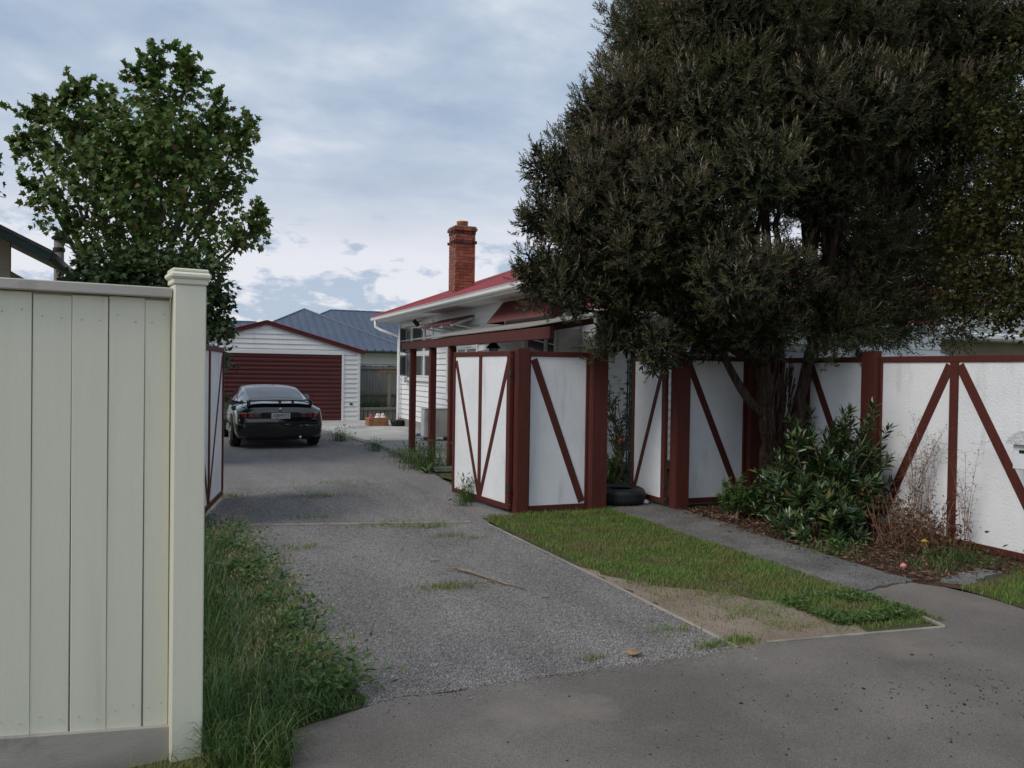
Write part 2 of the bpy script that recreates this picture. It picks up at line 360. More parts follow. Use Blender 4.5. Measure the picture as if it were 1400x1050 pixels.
# ================================================================== the setting
structure('ground', MB().raw([(-1500, -1500, -.04), (1500, -1500, -.04), (1500, 1500, -.04), (-1500, 1500, -.04)], [(0, 1, 2, 3)]), 'ground')
sheet('verge', [(-6, 3.1), (.44, 3.1), (.47, 3.66), (.87, 3.84), (.9, 4.2), (.80, 5.0), (.72, 6.2), (.55, 7.6), (.40, 8.7), (.3, 9.4), (.4, 12), (.6, 24.4), (-6, 24.4)], .0, 'soil', .2, .015)
sheet('driveway', [(.3, 3.70), (.9, 3.84), (2.0, 3.90), (3.02, 3.92), (2.99, 8.05), (3.5, 8.4), (3.45, 10), (3.62, 11.9), (3.75, 13.5), (3.80, 16.5), (3.45, 21.6), (3.4, 24.5), (0.05, 24.5), (.1, 12), (.1, 8.7), (.3, 6)], .004, 'gravel', .15, .012)
sheet('footpath', [(-8, -2.5), (12, -2.5), (12, 3.3), (5.5, 3.72), (5.42, 4.40), (5.36, 4.72), (4.66, 4.62), (4.60, 4.12), (4.52, 3.76), (3.6, 3.90), (3.0, 3.89), (2.0, 3.88), (.87, 3.82), (.47, 3.66), (.43, 3.35), (.4, 2.6), (-8, 2.0)], .009, 'asphalt', .10, .008, seed=3)
sheet('road', [(-60, -14), (60, -14), (60, -2.5), (-60, -2.5)], .005, 'asphalt', 1, 0)
sheet('lawn', [(3.04, 8.3), (3.04, 3.80), (3.6, 3.82), (4.5, 3.74), (4.60, 4.15), (4.66, 4.6), (4.67, 8.45), (3.5, 8.4)], .005, 'soil', .15, .012)
sheet('bare_dirt', [(3.04, 6.0), (3.04, 3.80), (3.3, 3.83), (3.75, 3.83), (3.98, 3.82), (4.02, 4.2), (3.92, 4.55), (3.74, 4.85), (3.5, 5.1), (3.3, 5.3), (3.14, 5.6), (3.08, 5.9)], .0075, 'dirt', .08, .03, seed=5)
sheet('garden_path', [(4.68, 12), (4.67, 8.4), (4.67, 4.60), (4.9, 4.66), (5.30, 4.70), (5.33, 6.0), (5.42, 7.5), (5.48, 8.6), (5.5, 12)], .022, 'path', .09, .014, thick=.02, seed=6)
sheet('garden_bed', [(5.2, 8.3), (5.3, 6.5), (5.25, 4.75), (5.5, 4.3), (6.9, 4.0), (6.9, 8.3)], .012, 'mulch', .15, .015)
sheet('verge', [(5.46, 4.42), (5.40, 3.72), (12, 3.3), (12, 4.3), (6.6, 4.75), (6.0, 4.75)], .016, 'soil', .15, .015)
sheet('yard', [(5.5, 8.4), (16, 8.4), (16, 11.6), (5.5, 11.6)], .004, 'soil', .2, .02)
sheet('yard', [(3.6, 8.5), (4.66, 8.5), (4.66, 12.0), (3.7, 12.2)], .008, 'soil', .2, .02)
# concrete patio beside the house: separate poured bays with open joints
bays = [((3.78, 12.4), (5.75, 12.4), (5.75, 14.9), (3.82, 14.9)), ((3.82, 14.92), (5.75, 14.92), (5.75, 17.6), (3.83, 17.6)),
        ((3.80, 17.62), (5.75, 17.62), (5.75, 19.9), (3.62, 19.9)), ((3.62, 19.92), (5.75, 19.92), (5.75, 22.2), (3.46, 22.2)), ((3.46, 22.22), (6.2, 22.22), (6.2, 24.6), (3.42, 24.6))]
patio = bpy.data.objects.new('patio', None); link(patio); patio['kind'] = 'structure'
for i, b in enumerate(bays):
    o = sheet('slab', b, .055 - .003*(i % 2), 'concrete' if i > 1 else 'concrete_old', .2, .008, thick=.06, seed=20+i); del o['kind']; o.parent = patio
sl_ = sheet('concrete_slab', [(5.50, 4.62), (5.62, 4.45), (6.20, 4.66), (6.12, 4.80)], .035, 'path', .06, .02, thick=.05, seed=9)
sl_['kind'] = 'structure'
# timber edgings
solo('timber_edging', MB().beam((3.04, 3.90, -.006), (3.028, 5.5, -.003), .026, .04, b=.006).beam((3.028, 5.5, -.003), (3.01, 8.05, -.014), .026, .04, b=.006), 'edging', 'weathered timber edging strip between gravel driveway and lawn', 'edging', (3.03, 6, 0), 'timber edgings')
solo('timber_edging', MB().beam((.40, 8.66, .002), (2.85, 8.09, .002), .04, .04, b=.006), 'edging', 'thin timber strip laid across the gravel between the gateposts', 'edging', (1.6, 8.4, 0), 'timber edgings')
solo('timber_edging', MB().beam((4.535, 3.77, .004), (4.63, 4.22, .004), .022, .04, b=.006), 'edging', 'short timber edging at the point of the lawn beside the asphalt', 'edging', (4.58, 4, 0), 'timber edgings')
solo('timber_edging', MB().beam((3.25, 3.915, .0), (4.53, 3.765, .002), .02, .04, b=.006), 'edging', 'timber edging along the asphalt end of the lawn strip', 'edging', (3.9, 3.85, 0), 'timber edgings')
# ================================================================== cream paling fence beside the drive
fd = unit(np.array((-.64, -.10, 0)))            # the fence runs left from its post
cf = thing('cream_fence', 'pale green cream board fence with tall capped end post', 'fence', (.03, 3.59, 0), 0, world=True)
P0 = np.array((.03, 3.62, 0)); nrm = np.array((-fd[1], fd[0], 0)); nrm = nrm if nrm[1] < 0 else -nrm
axs = (fd, nrm, np.array((0, 0, 1)))
pst = part('post', MB().cbox(P0 + np.array((0, 0, .96)), axs, (.062, .062, .97), .006), 'cream', cf)
cap = MB()
cap.cbox(P0+np.array((0, 0, 1.942)), axs, (.068, .068, .012), .004)
cap.cbox(P0+np.array((0, 0, 1.966)), axs, (.079, .079, .013), .008)
cap.cbox(P0+np.array((0, 0, 1.986)), axs, (.070, .070, .008), .007)
part('post_cap', cap, 'cream', pst)
u = .066; nails = MB()
for i in range(10):
    w = [.093, .128, .124, .129, .127, .13, .128, .126, .13, .128][i]; gap = [.004, .0025, .0035, .002, .003, .0035, .002, .003, .003, .003][i]
    c = P0 + fd*(u+w/2) + nrm*(-.005 + .0025*((i*7) % 3 - 1)) + np.array((0, 0, .985))
    part('board', MB().cbox(c, (unit(fd+np.array((0, 0, .0012*((i*3) % 5-2)))), nrm, unit(np.array((0, 0, 1))-fd*.0012*((i*3) % 5-2))), (w/2, .011, .88 + .003*((i*5) % 3)), .002), 'cream', cf)
    for zz_ in (.24, 1.80):
        for q in (.25, .75): nails.cbox(P0+fd*(u+w*q)+nrm*(.0085+.0025*((i*7) % 3-1))+np.array((0, 0, zz_+random.uniform(-.03, .03))), axs, (.0026, .001, .0026), .0008)
    u += w + gap
part('nails', nails, 'taupe', cf, kind='stuff')
part('backing_board', MB().cbox(P0+fd*.75-nrm*.024+np.array((0, 0, 1.01)), axs, (.685, .006, .872)), 'cream', cf)
part('top_rail', MB().cbox(P0+fd*.75+nrm*.012+np.array((0, 0, 1.895)), axs, (.685, .034, .020), .004), 'taupe', cf)
part('plinth_board', MB().beam(P0+fd*.065+nrm*.012+np.array((0, 0, .005)), P0+fd*1.43+nrm*.012+np.array((0, 0, .185)), .028, .26, b=.003), 'taupe_dark', cf)
part('back_rail', MB().cbox(P0+fd*.75-nrm*.058+np.array((0, 0, 1.0)), axs, (.685, .025, .045), .003), 'taupe', cf)
# ================================================================== half-timbered boundary fence and gates
def half_timber(root, u0, u1, z0, z1, face, st=.05, braces=(), studs=(), rail=(.06, .06), stile=(.05, .05), t=.05, proud=.012, panels=None):
    """local: x along, -y towards the street; face = y of the sheet's outer face"""
    edges = [u0] + list(studs) + [u1]
    for a, b in zip(edges[:-1], edges[1:]):
        part('panel', MB().box(a+.002, b-.002, face, face+.012, z0+.02, z1-.02, .002), 'panel', root)
    y0, y1 = face-proud, face-.001
    part('top_rail', MB().box(u0, u1, y0-.004, face+t, z1-rail[1], z1, .004), 'red_paint', root)
    part('bottom_rail', MB().box(u0, u1, y0-.004, face+t, z0, z0+rail[0], .004), 'red_paint', root)
    if stile[0]: part('stile', MB().box(u0-.0, u0+stile[0], y0-.008, face+t, z0+rail[0]+.001, z1-rail[1]-.001, .004), 'red_paint', root)
    if stile[1]: part('stile', MB().box(u1-stile[1], u1, y0-.008, face+t, z0+rail[0]+.001, z1-rail[1]-.001, .004), 'red_paint', root)
    for s_ in studs: part('stud', MB().box(s_-st/2, s_+st/2, y0-.003, y1, z0+rail[0]+.001, z1-rail[1]-.001, .003), 'red_paint', root)
    for k, (ua, za, ub, zb) in enumerate(braces):
        part('brace', MB().beam((ua, (y0+y1)/2+.0022*(k+1), za), (ub, (y0+y1)/2+.0022*(k+1), zb), proud*.8, st, up=(0, -1, 0) if False else (zb-za, 0, ua-ub), b=.002), 'red_paint', root)
def fpost(name, x, y, w, d, h, label, group='red timber fence posts', rz=0, boards=True):
    r = thing(name, label, 'post', (x, y, 0), rz, group)
    part('shaft', MB().box(-w/2+.012, w/2-.012, -d/2+.012, d/2-.012, -.05, h-.012, .004), 'red_paint', r)
    if boards:
        part('facing_board', MB().box(-w/2, w/2, -d/2-.006, -d/2+.011, .0, h, .004), 'red_paint', r)
        part('facing_board', MB().box(-w/2-.006, -w/2+.011, -d/2+.012, d/2, .0, h-.004, .004), 'red_paint', r)
    return r
FY = 8.46
fpost('fence_post', 3.56, FY+.02, .145, .13, 1.86, 'dark red post that the open wide driveway gate hangs on')
r = thing('boundary_fence', 'white fence panel with one red diagonal brace between two red posts by the lawn', 'fence', (3.65, FY, 0), 0, 'half timbered fence panels')
half_timber(r, -.01, .755, .02, 1.83, .03, .085, braces=[(.06, 1.74, .69, .10)], stile=(.03, .03))
fpost('fence_post', 4.51, FY+.0, .20, .15, 1.87, 'thick dark red post where the path enters beside the tyre')
fpost('fence_post', 5.455, 8.16, .185, .12, 1.86, 'dark red post that the narrow path gate hangs on')
r = thing('boundary_fence', 'shaded white fence panel with one red brace behind the trunk of the dark tree', 'fence', (5.55, 8.20, 0), 0, 'half timbered fence panels')
half_timber(r, .0, .88, .06, 1.82, .03, .085, braces=[(.05, 1.74, .80, .14)], stile=(.03, .03))
fpost('fence_post', 6.57, 8.24, .25, .2, 1.88, 'dark red corner post behind the shaggy tree trunk')
# return fence running from the corner post towards the street: local +x points to the street, -y towards the drive
def ret(name, y0, y1, label, mid):
    r = thing(name, label, 'fence', (6.75, y0, 0), -math.pi/2, 'half timbered fence panels')
    L = y0-y1
    half_timber(r, .0, L, .03, 1.81, .03, .092, braces=[(mid-.05, 1.72, .06, .16), (mid+.05, 1.72, L-.06, .16)], studs=(mid,), stile=(.03, .03))
    return r
ret('boundary_fence', 8.12, 6.65, 'long white fence panel with red inverted V brace half hidden by the shrub', .58)
fpost('fence_post', 6.74, 6.56, .10, .17, 1.87, 'dark red post rising behind the glossy green shrub')
ret('boundary_fence', 6.47, 4.59, 'long white fence panel with red inverted V brace and letterbox', .88)
fpost('fence_post', 6.74, 4.50, .10, .17, 1.87, 'dark red end post beyond the letterbox')
# driveway gates (both standing open)
def gate(name, hinge, far, z0, z1, label, face_sign, studs, braces, cat='gate', st=.066):
    h = np.array(hinge); f_ = np.array(far); L = np.linalg.norm(f_-h); ang = math.atan2(f_[1]-h[1], f_[0]-h[0])
    r = thing(name, label, cat, (h[0], h[1], 0), ang, 'half timbered gates')
    if face_sign < 0:   # outer face on local -y
        half_timber(r, 0, L, z0, z1, -.012, st, braces=braces(L), studs=studs(L), rail=(.06, .055), stile=(.075, .045), t=.03)
    else:
        # build mirrored: outer face on local +y
        r.rotation_euler = (0, 0, ang+math.pi); half = L
        half_timber(r, -L, 0, z0, z1, -.012, st, braces=[(-a, b, -c, d) for a, b, c, d in braces(L)], studs=[-s for s in studs(L)][::-1], rail=(.06, .055), stile=(.045, .075), t=.03)
    return r
vb = lambda L: [(.06, 1.72, L/2-.02, .10), (L-.06, 1.72, L/2+.02, .10)]
# faces the driveway (-x): running away from the hinge (+y) the outer face is on local +y
g1 = gate('driveway_gate', (3.455, 8.50), (3.27, 9.98), .045, 1.83, 'open white driveway gate with red V bracing hung beside the lawn', 1, lambda L: [L/2], vb)
g2 = gate('driveway_gate', (.10, 8.45), (.475, 10.5), .05, 1.83, 'open white driveway gate with red V bracing behind the cream fence post', -1, lambda L: [L/2], vb)
fpost('fence_post', -.06, 8.42, .16, .16, 1.86, 'dark red gatepost hidden beside the cream fence')
g3 = gate('path_gate', (5.335, 8.26), (5.36, 9.06), .06, 1.81, 'narrow open white path gate with one red diagonal brace', 1, lambda L: [], lambda L: [(.06, 1.72, L-.05, .12)])
for g_, xs in ((g1, -.02), (g3, -.02)):
    for z in (.28, 1.58):
        part('hinge', MB().tube([(xs, -.028, z-.05), (xs, -.028, z+.05)], .011, 8).box(xs-.0, xs+.05, -.036, -.031, z-.03, z+.03, .002), 'steel_dark', g_)
# dark trellis leaning behind the path gate
r = thing('trellis', 'dark green lattice trellis standing just behind the narrow path gate', 'trellis', (5.56, 9.30, 0), R(83))
for i in range(6):
    part('slat', MB().beam((0+.07*i, 0, .05), (0+.07*i, 0, 1.78), .012, .024, up=(1, 0, 0), b=.002), 'green_dark', r)
for i in range(12):
    part('cross_slat', MB().beam((-.02, .012, .12+.145*i), (.38, .012, .16+.145*i), .01, .022, b=.002), 'green_dark', r)
# ================================================================== letterbox on the return fence
r = thing('letterbox', 'pale letterbox with rough peaked roof fixed to the white fence', 'letterbox', (6.62, 4.64, 0), 0, world=True)
part('body', MB().box(6.53, 6.729, 4.51, 4.81, .84, 1.05, .006), 'letter_white', r)
hd = MB().extr([(6.49, 4.85, 1.052), (6.49, 4.47, 1.052), (6.49, 4.49, 1.10), (6.49, 4.59, 1.165), (6.49, 4.73, 1.165), (6.49, 4.83, 1.10)], (.24, 0, 0))
part('roof', hd, 'stucco', r)
part('slot', MB().box(6.524, 6.529, 4.57, 4.75, .98, 1.005), 'ink', r)
# ================================================================== garage
GX0, GX1, GY = -.40, 5.03, 24.6
gar = thing('garage', 'white weatherboard garage with maroon roller door and low gable', 'garage', (2.3, GY, 0), world=True)
pit = .14
bm = MB().extr([(GX0, GY+.02, .02), (GX1, GY+.02, .02), (GX1, GY+.02, 2.10), (2.33, GY+.02, 2.86), (GX0, GY+.02, 2.10)], (0, .1, 0))
part('front_wall', bm, 'white', gar)
part('side_wall', MB().box(GX1-.1, GX1-.002, GY+.13, GY+7, .02, 2.1), 'white', gar)
part('side_wall', MB().box(GX0+.002, GX0+.1, GY+.13, GY+7, .02, 2.1), 'white', gar)
_ub = {}
def wedge(mat, axis):
    """unit weatherboard, 1 m long on local x, outer face local -y, thick lower edge"""
    k = (mat, axis)
    if k not in _ub:
        pts = [(0, 0, 0), (0, -.036, 0), (0, -.036, .03), (0, -.006, 1), (0, 0, 1)]
        _ub[k] = MB().extr(pts, (1, 0, 0)).mesh('weatherboard', mat)
    return _ub[k]
def board(parent, x0, z0, length, h, origin, rz, mat='white'):
    o = link(bpy.data.objects.new('weatherboard', wedge(mat, 0)), parent)
    off = WROOT.get(parent.name, (0, 0, 0)); c, s_ = math.cos(rz), math.sin(rz)
    o.location = (origin[0]+c*x0-off[0], origin[1]+s_*x0-off[1], z0-off[2]); o.rotation_euler = (0, 0, rz); o.scale = (length, 1, h+.012)
def clad(parent, origin, rz, L, z0, z1, pitch, holes=(), gable=None):
    z = z0
    while z < z1-.02:
        h = min(pitch, z1-z); segs = [(0, L)]
        if gable: a, b = gable(z+h*.7); segs = [(a, b)] if b-a > .1 else []
        for (a, b, za, zb) in holes:
            if z+h*.6 > za and z+h*.4 < zb:
                ns = []
                for s0, s1 in segs:
                    if b <= s0 or a >= s1: ns.append((s0, s1)); continue
                    if a-s0 > .03: ns.append((s0, a))
                    if s1-b > .03: ns.append((b, s1))
                segs = ns
        for s0, s1 in segs: board(parent, s0, z, s1-s0, h, origin, rz)
        z += pitch
D0, D1, DT = .13, 4.50, 2.01
GL = GX1-GX0
clad(gar, (GX0, GY+.018, 0), 0, GL, .06, 2.86, pit, holes=[(D0-GX0-.06, D1-GX0+.06, 0, DT+.06)],
     gable=lambda z: (.0, GL) if z < 2.08 else ((z-2.08)/.78*2.72, GL-(z-2.08)/.78*2.69))
part('door_frame', MB().box(D0-.06, D0, GY-.03, GY+.03, .02, DT, .003), 'white_trim', gar)
part('door_frame', MB().box(D1, D1+.06, GY-.03, GY+.03, .02, DT, .003), 'white_trim', gar)
part('lintel', MB().box(D0-.06, D1+.06, GY-.032, GY+.03, DT+.001, DT+.10, .003), 'white_trim', gar)
part('corner_board', MB().box(GX1-.07, GX1+.02, GY-.018, GY+.02, .02, 2.12, .003), 'white_trim', gar)
# roller door: ribbed curtain
prof = []; z = .0
while z < DT-.02:
    prof += [(0, z), (-.022, z+.03), (-.022, z+.075), (0, z+.105)]; z += .125
V = [(D0+.005, GY+.012+a, .02+b) for a, b in prof] + [(D1-.005, GY+.012+a, .02+b) for a, b in prof]; n = len(prof)
part('roller_door', MB().raw(V, [(i, n+i, n+i+1, i+1) for i in range(n-1)]), 'red_door', gar)
for x in (GX0-.14, GX1+.14):
    sg = 1 if x > 2 else -1
    ez = 2.08
    part('barge_board', MB().beam((x, GY-.06, ez), (2.33+sg*.001, GY-.06, 2.90), .03, .11, up=(0, 0, 1), b=.003), 'red_trim', gar)
    part('roof', MB().extr([(x, GY-.09, ez+.06), (2.33, GY-.09, 2.955), (2.33, GY-.09, 2.975), (x, GY-.09, ez+.08)], (0, 7.3, 0)), 'red_roof', gar)
part('vent', MB().box(4.74, 4.83, GY-.03, GY-.015, .52, .57, .003), 'ink', gar)
# ================================================================== house
HX, HY0, HY1, HT = 5.70, 11.85, 22.50, 2.95
EX, EZ = 5.08, 3.01
house = thing('house', 'white weatherboard house with red corrugated roof behind the pergola', 'house', (HX, HY0, 0), world=True)
part('wall', MB().box(HX+.06, 14, HY0+.06, HY1-.06, .30, HT), 'white', house)
part('foundation', MB().box(HX+.03, 13.98, HY0+.03, HY1-.03, -.02, .298), 'concrete_old', house)
wins = [(19.30, 21.92, 1.40, 2.76), (16.05, 18.02, 1.02, 2.42), (12.22, 13.46, 1.20, 2.24)]
# side wall faces -x; local x runs from far corner (y=HY1) towards the street with rz=-90deg, outer face to -x
LW = HY1-HY0
clad(house, (HX+.055, HY1, 0), -math.pi/2, LW, .26, HT, .135, holes=[(HY1-b-.08, HY1-a+.08, c-.08, d+.08) for a, b, c, d in wins])
part('corner_board', MB().box(HX-.0, HX+.09, HY1-.09, HY1+.01, .26, HT-.01, .003), 'white_trim', house)
part('corner_board', MB().box(HX+.0, HX+.09, HY0-.01, HY0+.09, .26, HT-.01, .003), 'white_trim', house)
clad(house, (HX+.1, HY0+.055, 0), 0, 8.2, .26, HT, .135, holes=[])
def window(y0, y1, z0, z1, mull, trans=None, curtain=True, panes_open=None):
    w = part('window', MB().box(HX-.002, HX+.08, y0-.08, y1+.08, z1+.001, z1+.09, .004).box(HX-.002, HX+.08, y0-.08, y0-.001, z0, z1, .004).box(HX-.002, HX+.08, y1+.001, y1+.08, z0, z1, .004), 'white_trim', house)
    part('sill', MB().box(HX-.04, HX+.08, y0-.11, y1+.11, z0-.085, z0-.001, .006), 'white_trim', w)
    cols = [y0]+list(mull)+[y1]; rows = [z0]+(list(trans) if trans else [])+[z1]
    for m_ in mull: part('mullion', MB().box(HX+.012, HX+.07, m_-.025, m_+.025, z0+.001, z1-.001, .003), 'white_trim', w)
    for t_ in (trans or []): part('transom', MB().box(HX+.015, HX+.068, y0+.001, y1-.001, t_-.025, t_+.025, .003), 'white_trim', w)
    for ia, (a, b) in enumerate(zip(cols[:-1], cols[1:])):
        for ja, (c, d) in enumerate(zip(rows[:-1], rows[1:])):
            a2, b2, c2, d2 = a+.03, b-.03, c+.03, d-.03
            sash = MB().box(HX+.022, HX+.062, a2, a2+.03, c2, d2, .002).box(HX+.022, HX+.062, b2-.03, b2, c2, d2, .002).box(HX+.022, HX+.062, a2+.03, b2-.03, c2, c2+.03, .002).box(HX+.022, HX+.062, a2+.03, b2-.03, d2-.03, d2, .002)
            s_ = part('sash', sash, 'white_trim', w)
            p_ = part('pane', MB().box(HX+.040, HX+.045, a2+.03, b2-.03, c2+.03, d2-.03), 'window_glass', w)
            if panes_open and (ia, ja) in panes_open:
                for o in (s_, p_):
                    pv = Vector((HX+.03-HX, b2-HY0, 0)); rot = Matrix.Translation(pv) @ Matrix.Rotation(R(-32), 4, 'Z') @ Matrix.Translation(-pv)
                    o.data.transform(rot)
    return w
window(*wins[0], mull=(20.05, 21.25), trans=(2.02,), panes_open=((2, 0), (2, 1)))
window(*wins[1], mull=(16.75, 17.38), trans=(2.12,))
window(*wins[2], mull=(12.62,), trans=())
# entrance step panel and meter box below the middle window
part('meter_box', MB().box(HX-.03, HX+.03, 16.75, 17.0, .30, .95, .006), 'cream_metal', house)
# corrugated roof planes
def corr(e0, e1, up, lenf, nrm, amp=.009, pitch=.076, samp=4, profile=None, thick=.0):
    e0 = np.array(e0, float); e1 = np.array(e1, float); d = e1-e0; L = np.linalg.norm(d); d /= L; up = unit(up); nrm = unit(nrm)
    if profile is None: us = np.arange(0, L+1e-6, pitch/samp); hs = amp*np.sin(2*np.pi*us/pitch)
    else: us, hs = profile(L)
    V = []; F = []
    for u_, h_ in zip(us, hs):
        V.append(e0+d*u_+nrm*h_); V.append(e0+d*u_+nrm*h_+up*max(lenf(u_), .01))
    for i in range(len(us)-1):
        F.append((2*i, 2*i+2, 2*i+3, 2*i+1))
    return MB().raw(V, F)
def tray(pitch=.36, w=.07, h=.05):
    def p(L):
        us = []; hs = []; u_ = .1
        while u_ < L-.1:
            us += [u_, u_+w*.3, u_+w*.7, u_+w]; hs += [0, h, h, 0]; u_ += pitch
        return [0]+us+[L], [0]+hs+[0]
    return p
def hip_roof(parent, x0, x1, y0, y1, ez, pitch, mat, profile=None, part_name='roof', rmat=None):
    t = math.tan(pitch); cp = math.cos(pitch); w = (x1-x0) if x1-x0 < y1-y0 else (y1-y0); hw = w/2; rz = ez+hw*t
    c, s_ = math.cos(pitch), math.sin(pitch); LX, LY = x1-x0, y1-y0
    fl = lambda L: (lambda u_: min(u_, L-u_, hw)/cp)
    part(part_name, corr((x0, y1, ez), (x0, y0, ez), (c, 0, s_), fl(LY), (-s_, 0, c), profile=profile), mat, parent)
    part(part_name, corr((x1, y0, ez), (x1, y1, ez), (-c, 0, s_), fl(LY), (s_, 0, c), profile=profile), mat, parent)
    part(part_name, corr((x0, y0, ez), (x1, y0, ez), (0, c, s_), fl(LX), (0, -s_, c), profile=profile), mat, parent)
    part(part_name, corr((x1, y1, ez), (x0, y1, ez), (0, -c, s_), fl(LX), (0, s_, c), profile=profile), mat, parent)
    if LX < LY: ra, rb = (x0+hw, y0+hw, rz), (x0+hw, y1-hw, rz)
    else: ra, rb = (x0+hw, y0+hw, rz), (x1-hw, y0+hw, rz)
    rm = rmat or mat
    if np.linalg.norm(np.array(ra)-rb) > .1: part('ridge_cap', MB().tube([np.array(ra)+(0, 0, .0), np.array(rb)+(0, 0, .0)], .05, 8), rm, parent)
    for cx, cy in ((x0, y0), (x0, y1), (x1, y0), (x1, y1)):
        e = ra if (abs(cy-ra[1])+abs(cx-ra[0])) <= (abs(cy-rb[1])+abs(cx-rb[0])) else rb
        part('hip_cap', MB().tube([(cx, cy, ez+.01), (e[0], e[1], e[2]+.0)], .045, 6), rm, parent)
hip_roof(house, EX, 14.6, HY0-.55, HY1+.68, EZ+.06, R(21), 'red_roof')
part('soffit', MB().box(EX+.10, 14.5, HY0-.45, HY1+.58, HT-.012, HT+.01), 'white', house)
fas = MB().box(EX+.06, EX+.09, HY0-.48, HY1+.61, HT-.03, EZ+.07).box(EX+.09, 14.5, HY1+.58, HY1+.61, HT-.03, EZ+.07).box(EX+.09, 14.5, HY0-.48, HY0-.45, HT-.03, EZ+.07)
part('fascia', fas, 'white_trim', house)
# gutter with ogee-ish front
gp = [(EX+.058, EZ-.055), (EX-.02, EZ-.055), (EX-.045, EZ-.03), (EX-.05, EZ+.02), (EX-.065, EZ+.045), (EX-.055, EZ+.05), (EX-.035, EZ+.03), (EX-.03, EZ-.02), (EX-.01, EZ-.04), (EX+.058, EZ-.04)]
part('gutter', MB().extr([(x, HY0-.5, z) for x, z in gp], (0, HY1-HY0+1.16, 0)), 'white_trim', house)
part('gutter', MB().extr([(EX, HY1+.612+.058-(x-EX), z) for x, z in gp], (9.4, 0, 0)), 'white_trim', house)
part('downpipe', MB().tube([(EX-.0, HY1+.25, EZ-.05), (EX, HY1+.25, EZ-.22), (EX+.10, HY1+.14, EZ-.30), (HX-.06, HY1-.20, HT-.42), (HX-.06, HY1-.22, HT-.55), (HX-.06, HY1-.22, .25), (HX-.12, HY1-.22, .12)], .04, 10), 'white_trim', house, True)
part('flashing', MB().box(6.12, 6.86, 19.02, 19.74, 3.40, 3.52, .02), 'red_roof', house)
# chimney: coursed brickwork
CX, CY, CW = 6.48, 19.38, .52
ch = thing('chimney', 'tall red brick chimney with corbelled dark top and clay pot', 'chimney', (CX, CY, 3.2), world=True)
def courses(z0, z1, w, mat, start=0):
    mb = MB(); z = z0; k = start
    while z < z1-.02:
        bl = .225; off = (bl/2 if k % 2 else 0)
        for sx, sy in ((0, -1), (0, 1), (-1, 0), (1, 0)):
            u_ = -w/2-off
            while u_ < w/2-.01:
                a, b = max(u_, -w/2)+.004, min(u_+bl, w/2)-.004
                if b-a > .03:
                    j = random.uniform(-.003, .004); dep = w/2+j
                    if sy: mb.box(CX+a, CX+b, CY+sy*(dep-.04), CY+sy*dep, z+.005, z+.072, .003)
                    else: mb.box(CX+sx*(dep-.04), CX+sx*dep, CY+a+(.045 if True else 0), CY+b-.045, z+.005, z+.072, .003) if b-a > .14 else None
                u_ += bl
        z += .076; k += 1
    return mb
part('brickwork', courses(3.10, 4.72, CW, 'brick'), 'brick', ch, kind='stuff')
part('brickwork', courses(4.72, 4.80, CW+.07, 'brick'), 'brick_dark', ch, kind='stuff')
part('brickwork', courses(4.80, 4.95, CW+.0, 'brick'), 'brick', ch, kind='stuff')
part('brickwork', courses(4.95, 5.03, CW+.02, 'brick'), 'brick_dark', ch, kind='stuff')
part('brickwork', courses(5.03, 5.11, CW+.08, 'brick'), 'brick', ch, kind='stuff')
part('mortar_core', MB().box(CX-CW/2+.012, CX+CW/2-.012, CY-CW/2+.012, CY+CW/2-.012, 3.0, 5.10), 'mortar', ch)
part('chimney_cap', MB().box(CX-CW/2-.02, CX+CW/2+.02, CY-CW/2-.02, CY+CW/2+.02, 5.108, 5.15, .012), 'mortar', ch)
part('chimney_pot', MB().lathe([(.14, 5.15), (.135, 5.25), (.145, 5.26), (.145, 5.295), (.12, 5.295), (.11, 5.2)], (CX, CY, 0), 20), 'terracotta', ch, True)
# awnings
aw = part('awning', MB().extr([(HX+.02, 16.25, 2.78), (HX-.48, 16.25, 2.60), (HX-.48, 16.25, 2.575), (HX+.02, 16.25, 2.755)], (0, 2.4, 0)), 'red_awning', house)
for y in (16.35, 17.0, 17.75, 18.5):
    part('rafter', MB().beam((HX+.02, y, 2.715), (HX-.46, y, 2.545), .05, .055, b=.003), 'white_trim', aw)
    part('bracket', MB().beam((HX+.01, y, 2.50), (HX-.36, y, 2.555), .03, .03, b=.003), 'white_trim', aw)
cp_, sp_ = math.cos(R(58)), math.sin(R(58))
aw3 = part('awning', corr((5.36, 14.52, 2.49), (5.36, 11.95, 2.49), (HX+.01-5.36, 0, .42), lambda u_: .54, (-.42, 0, .35), amp=.012), 'red_awning', house)
for y in (11.96, 14.51):
    part('side_panel', MB().extr([(5.37, y, 2.485), (HX+.02, y, 2.485), (HX+.02, y, 2.90)], (0, .012, 0)), 'red_awning', aw3)
# security light at the corner
r = thing('security_light', 'twin headed black and grey security light under the eave beside the tree', 'light fitting', (5.60, 11.72, 2.42), world=True)
part('base', MB().box(5.66, 5.70, 11.855, 11.95, 2.38, 2.50, .006), 'grey_plastic', r)
part('arm', MB().tube([(5.69, 11.90, 2.44), (5.55, 11.75, 2.44)], .014, 8), 'grey_plastic', r)
for dx, dz in ((-.10, .06), (.06, .09)):
    h = part('lamp_head', MB().lathe([(.03, -.07), (.055, -.03), (.07, .05), (.06, .055)], (0, 0, 0), 14, 'y'), 'black_plastic', r, True)
    h.location = (5.55+dx-5.60, .03-.04, dz); h.rotation_euler = (R(25), 0, R(-35 if dx < 0 else 30))
part('sensor', MB().lathe([(.02, -.05), (.045, -.03), (.045, .03), (.02, .045)], (5.55, 11.74, 2.43), 12, 'y'), 'grey_plastic', r, True)
r = thing('security_light', 'small black floodlight under the far eave above the window', 'light fitting', (5.62, 20.2, 2.82), world=True)
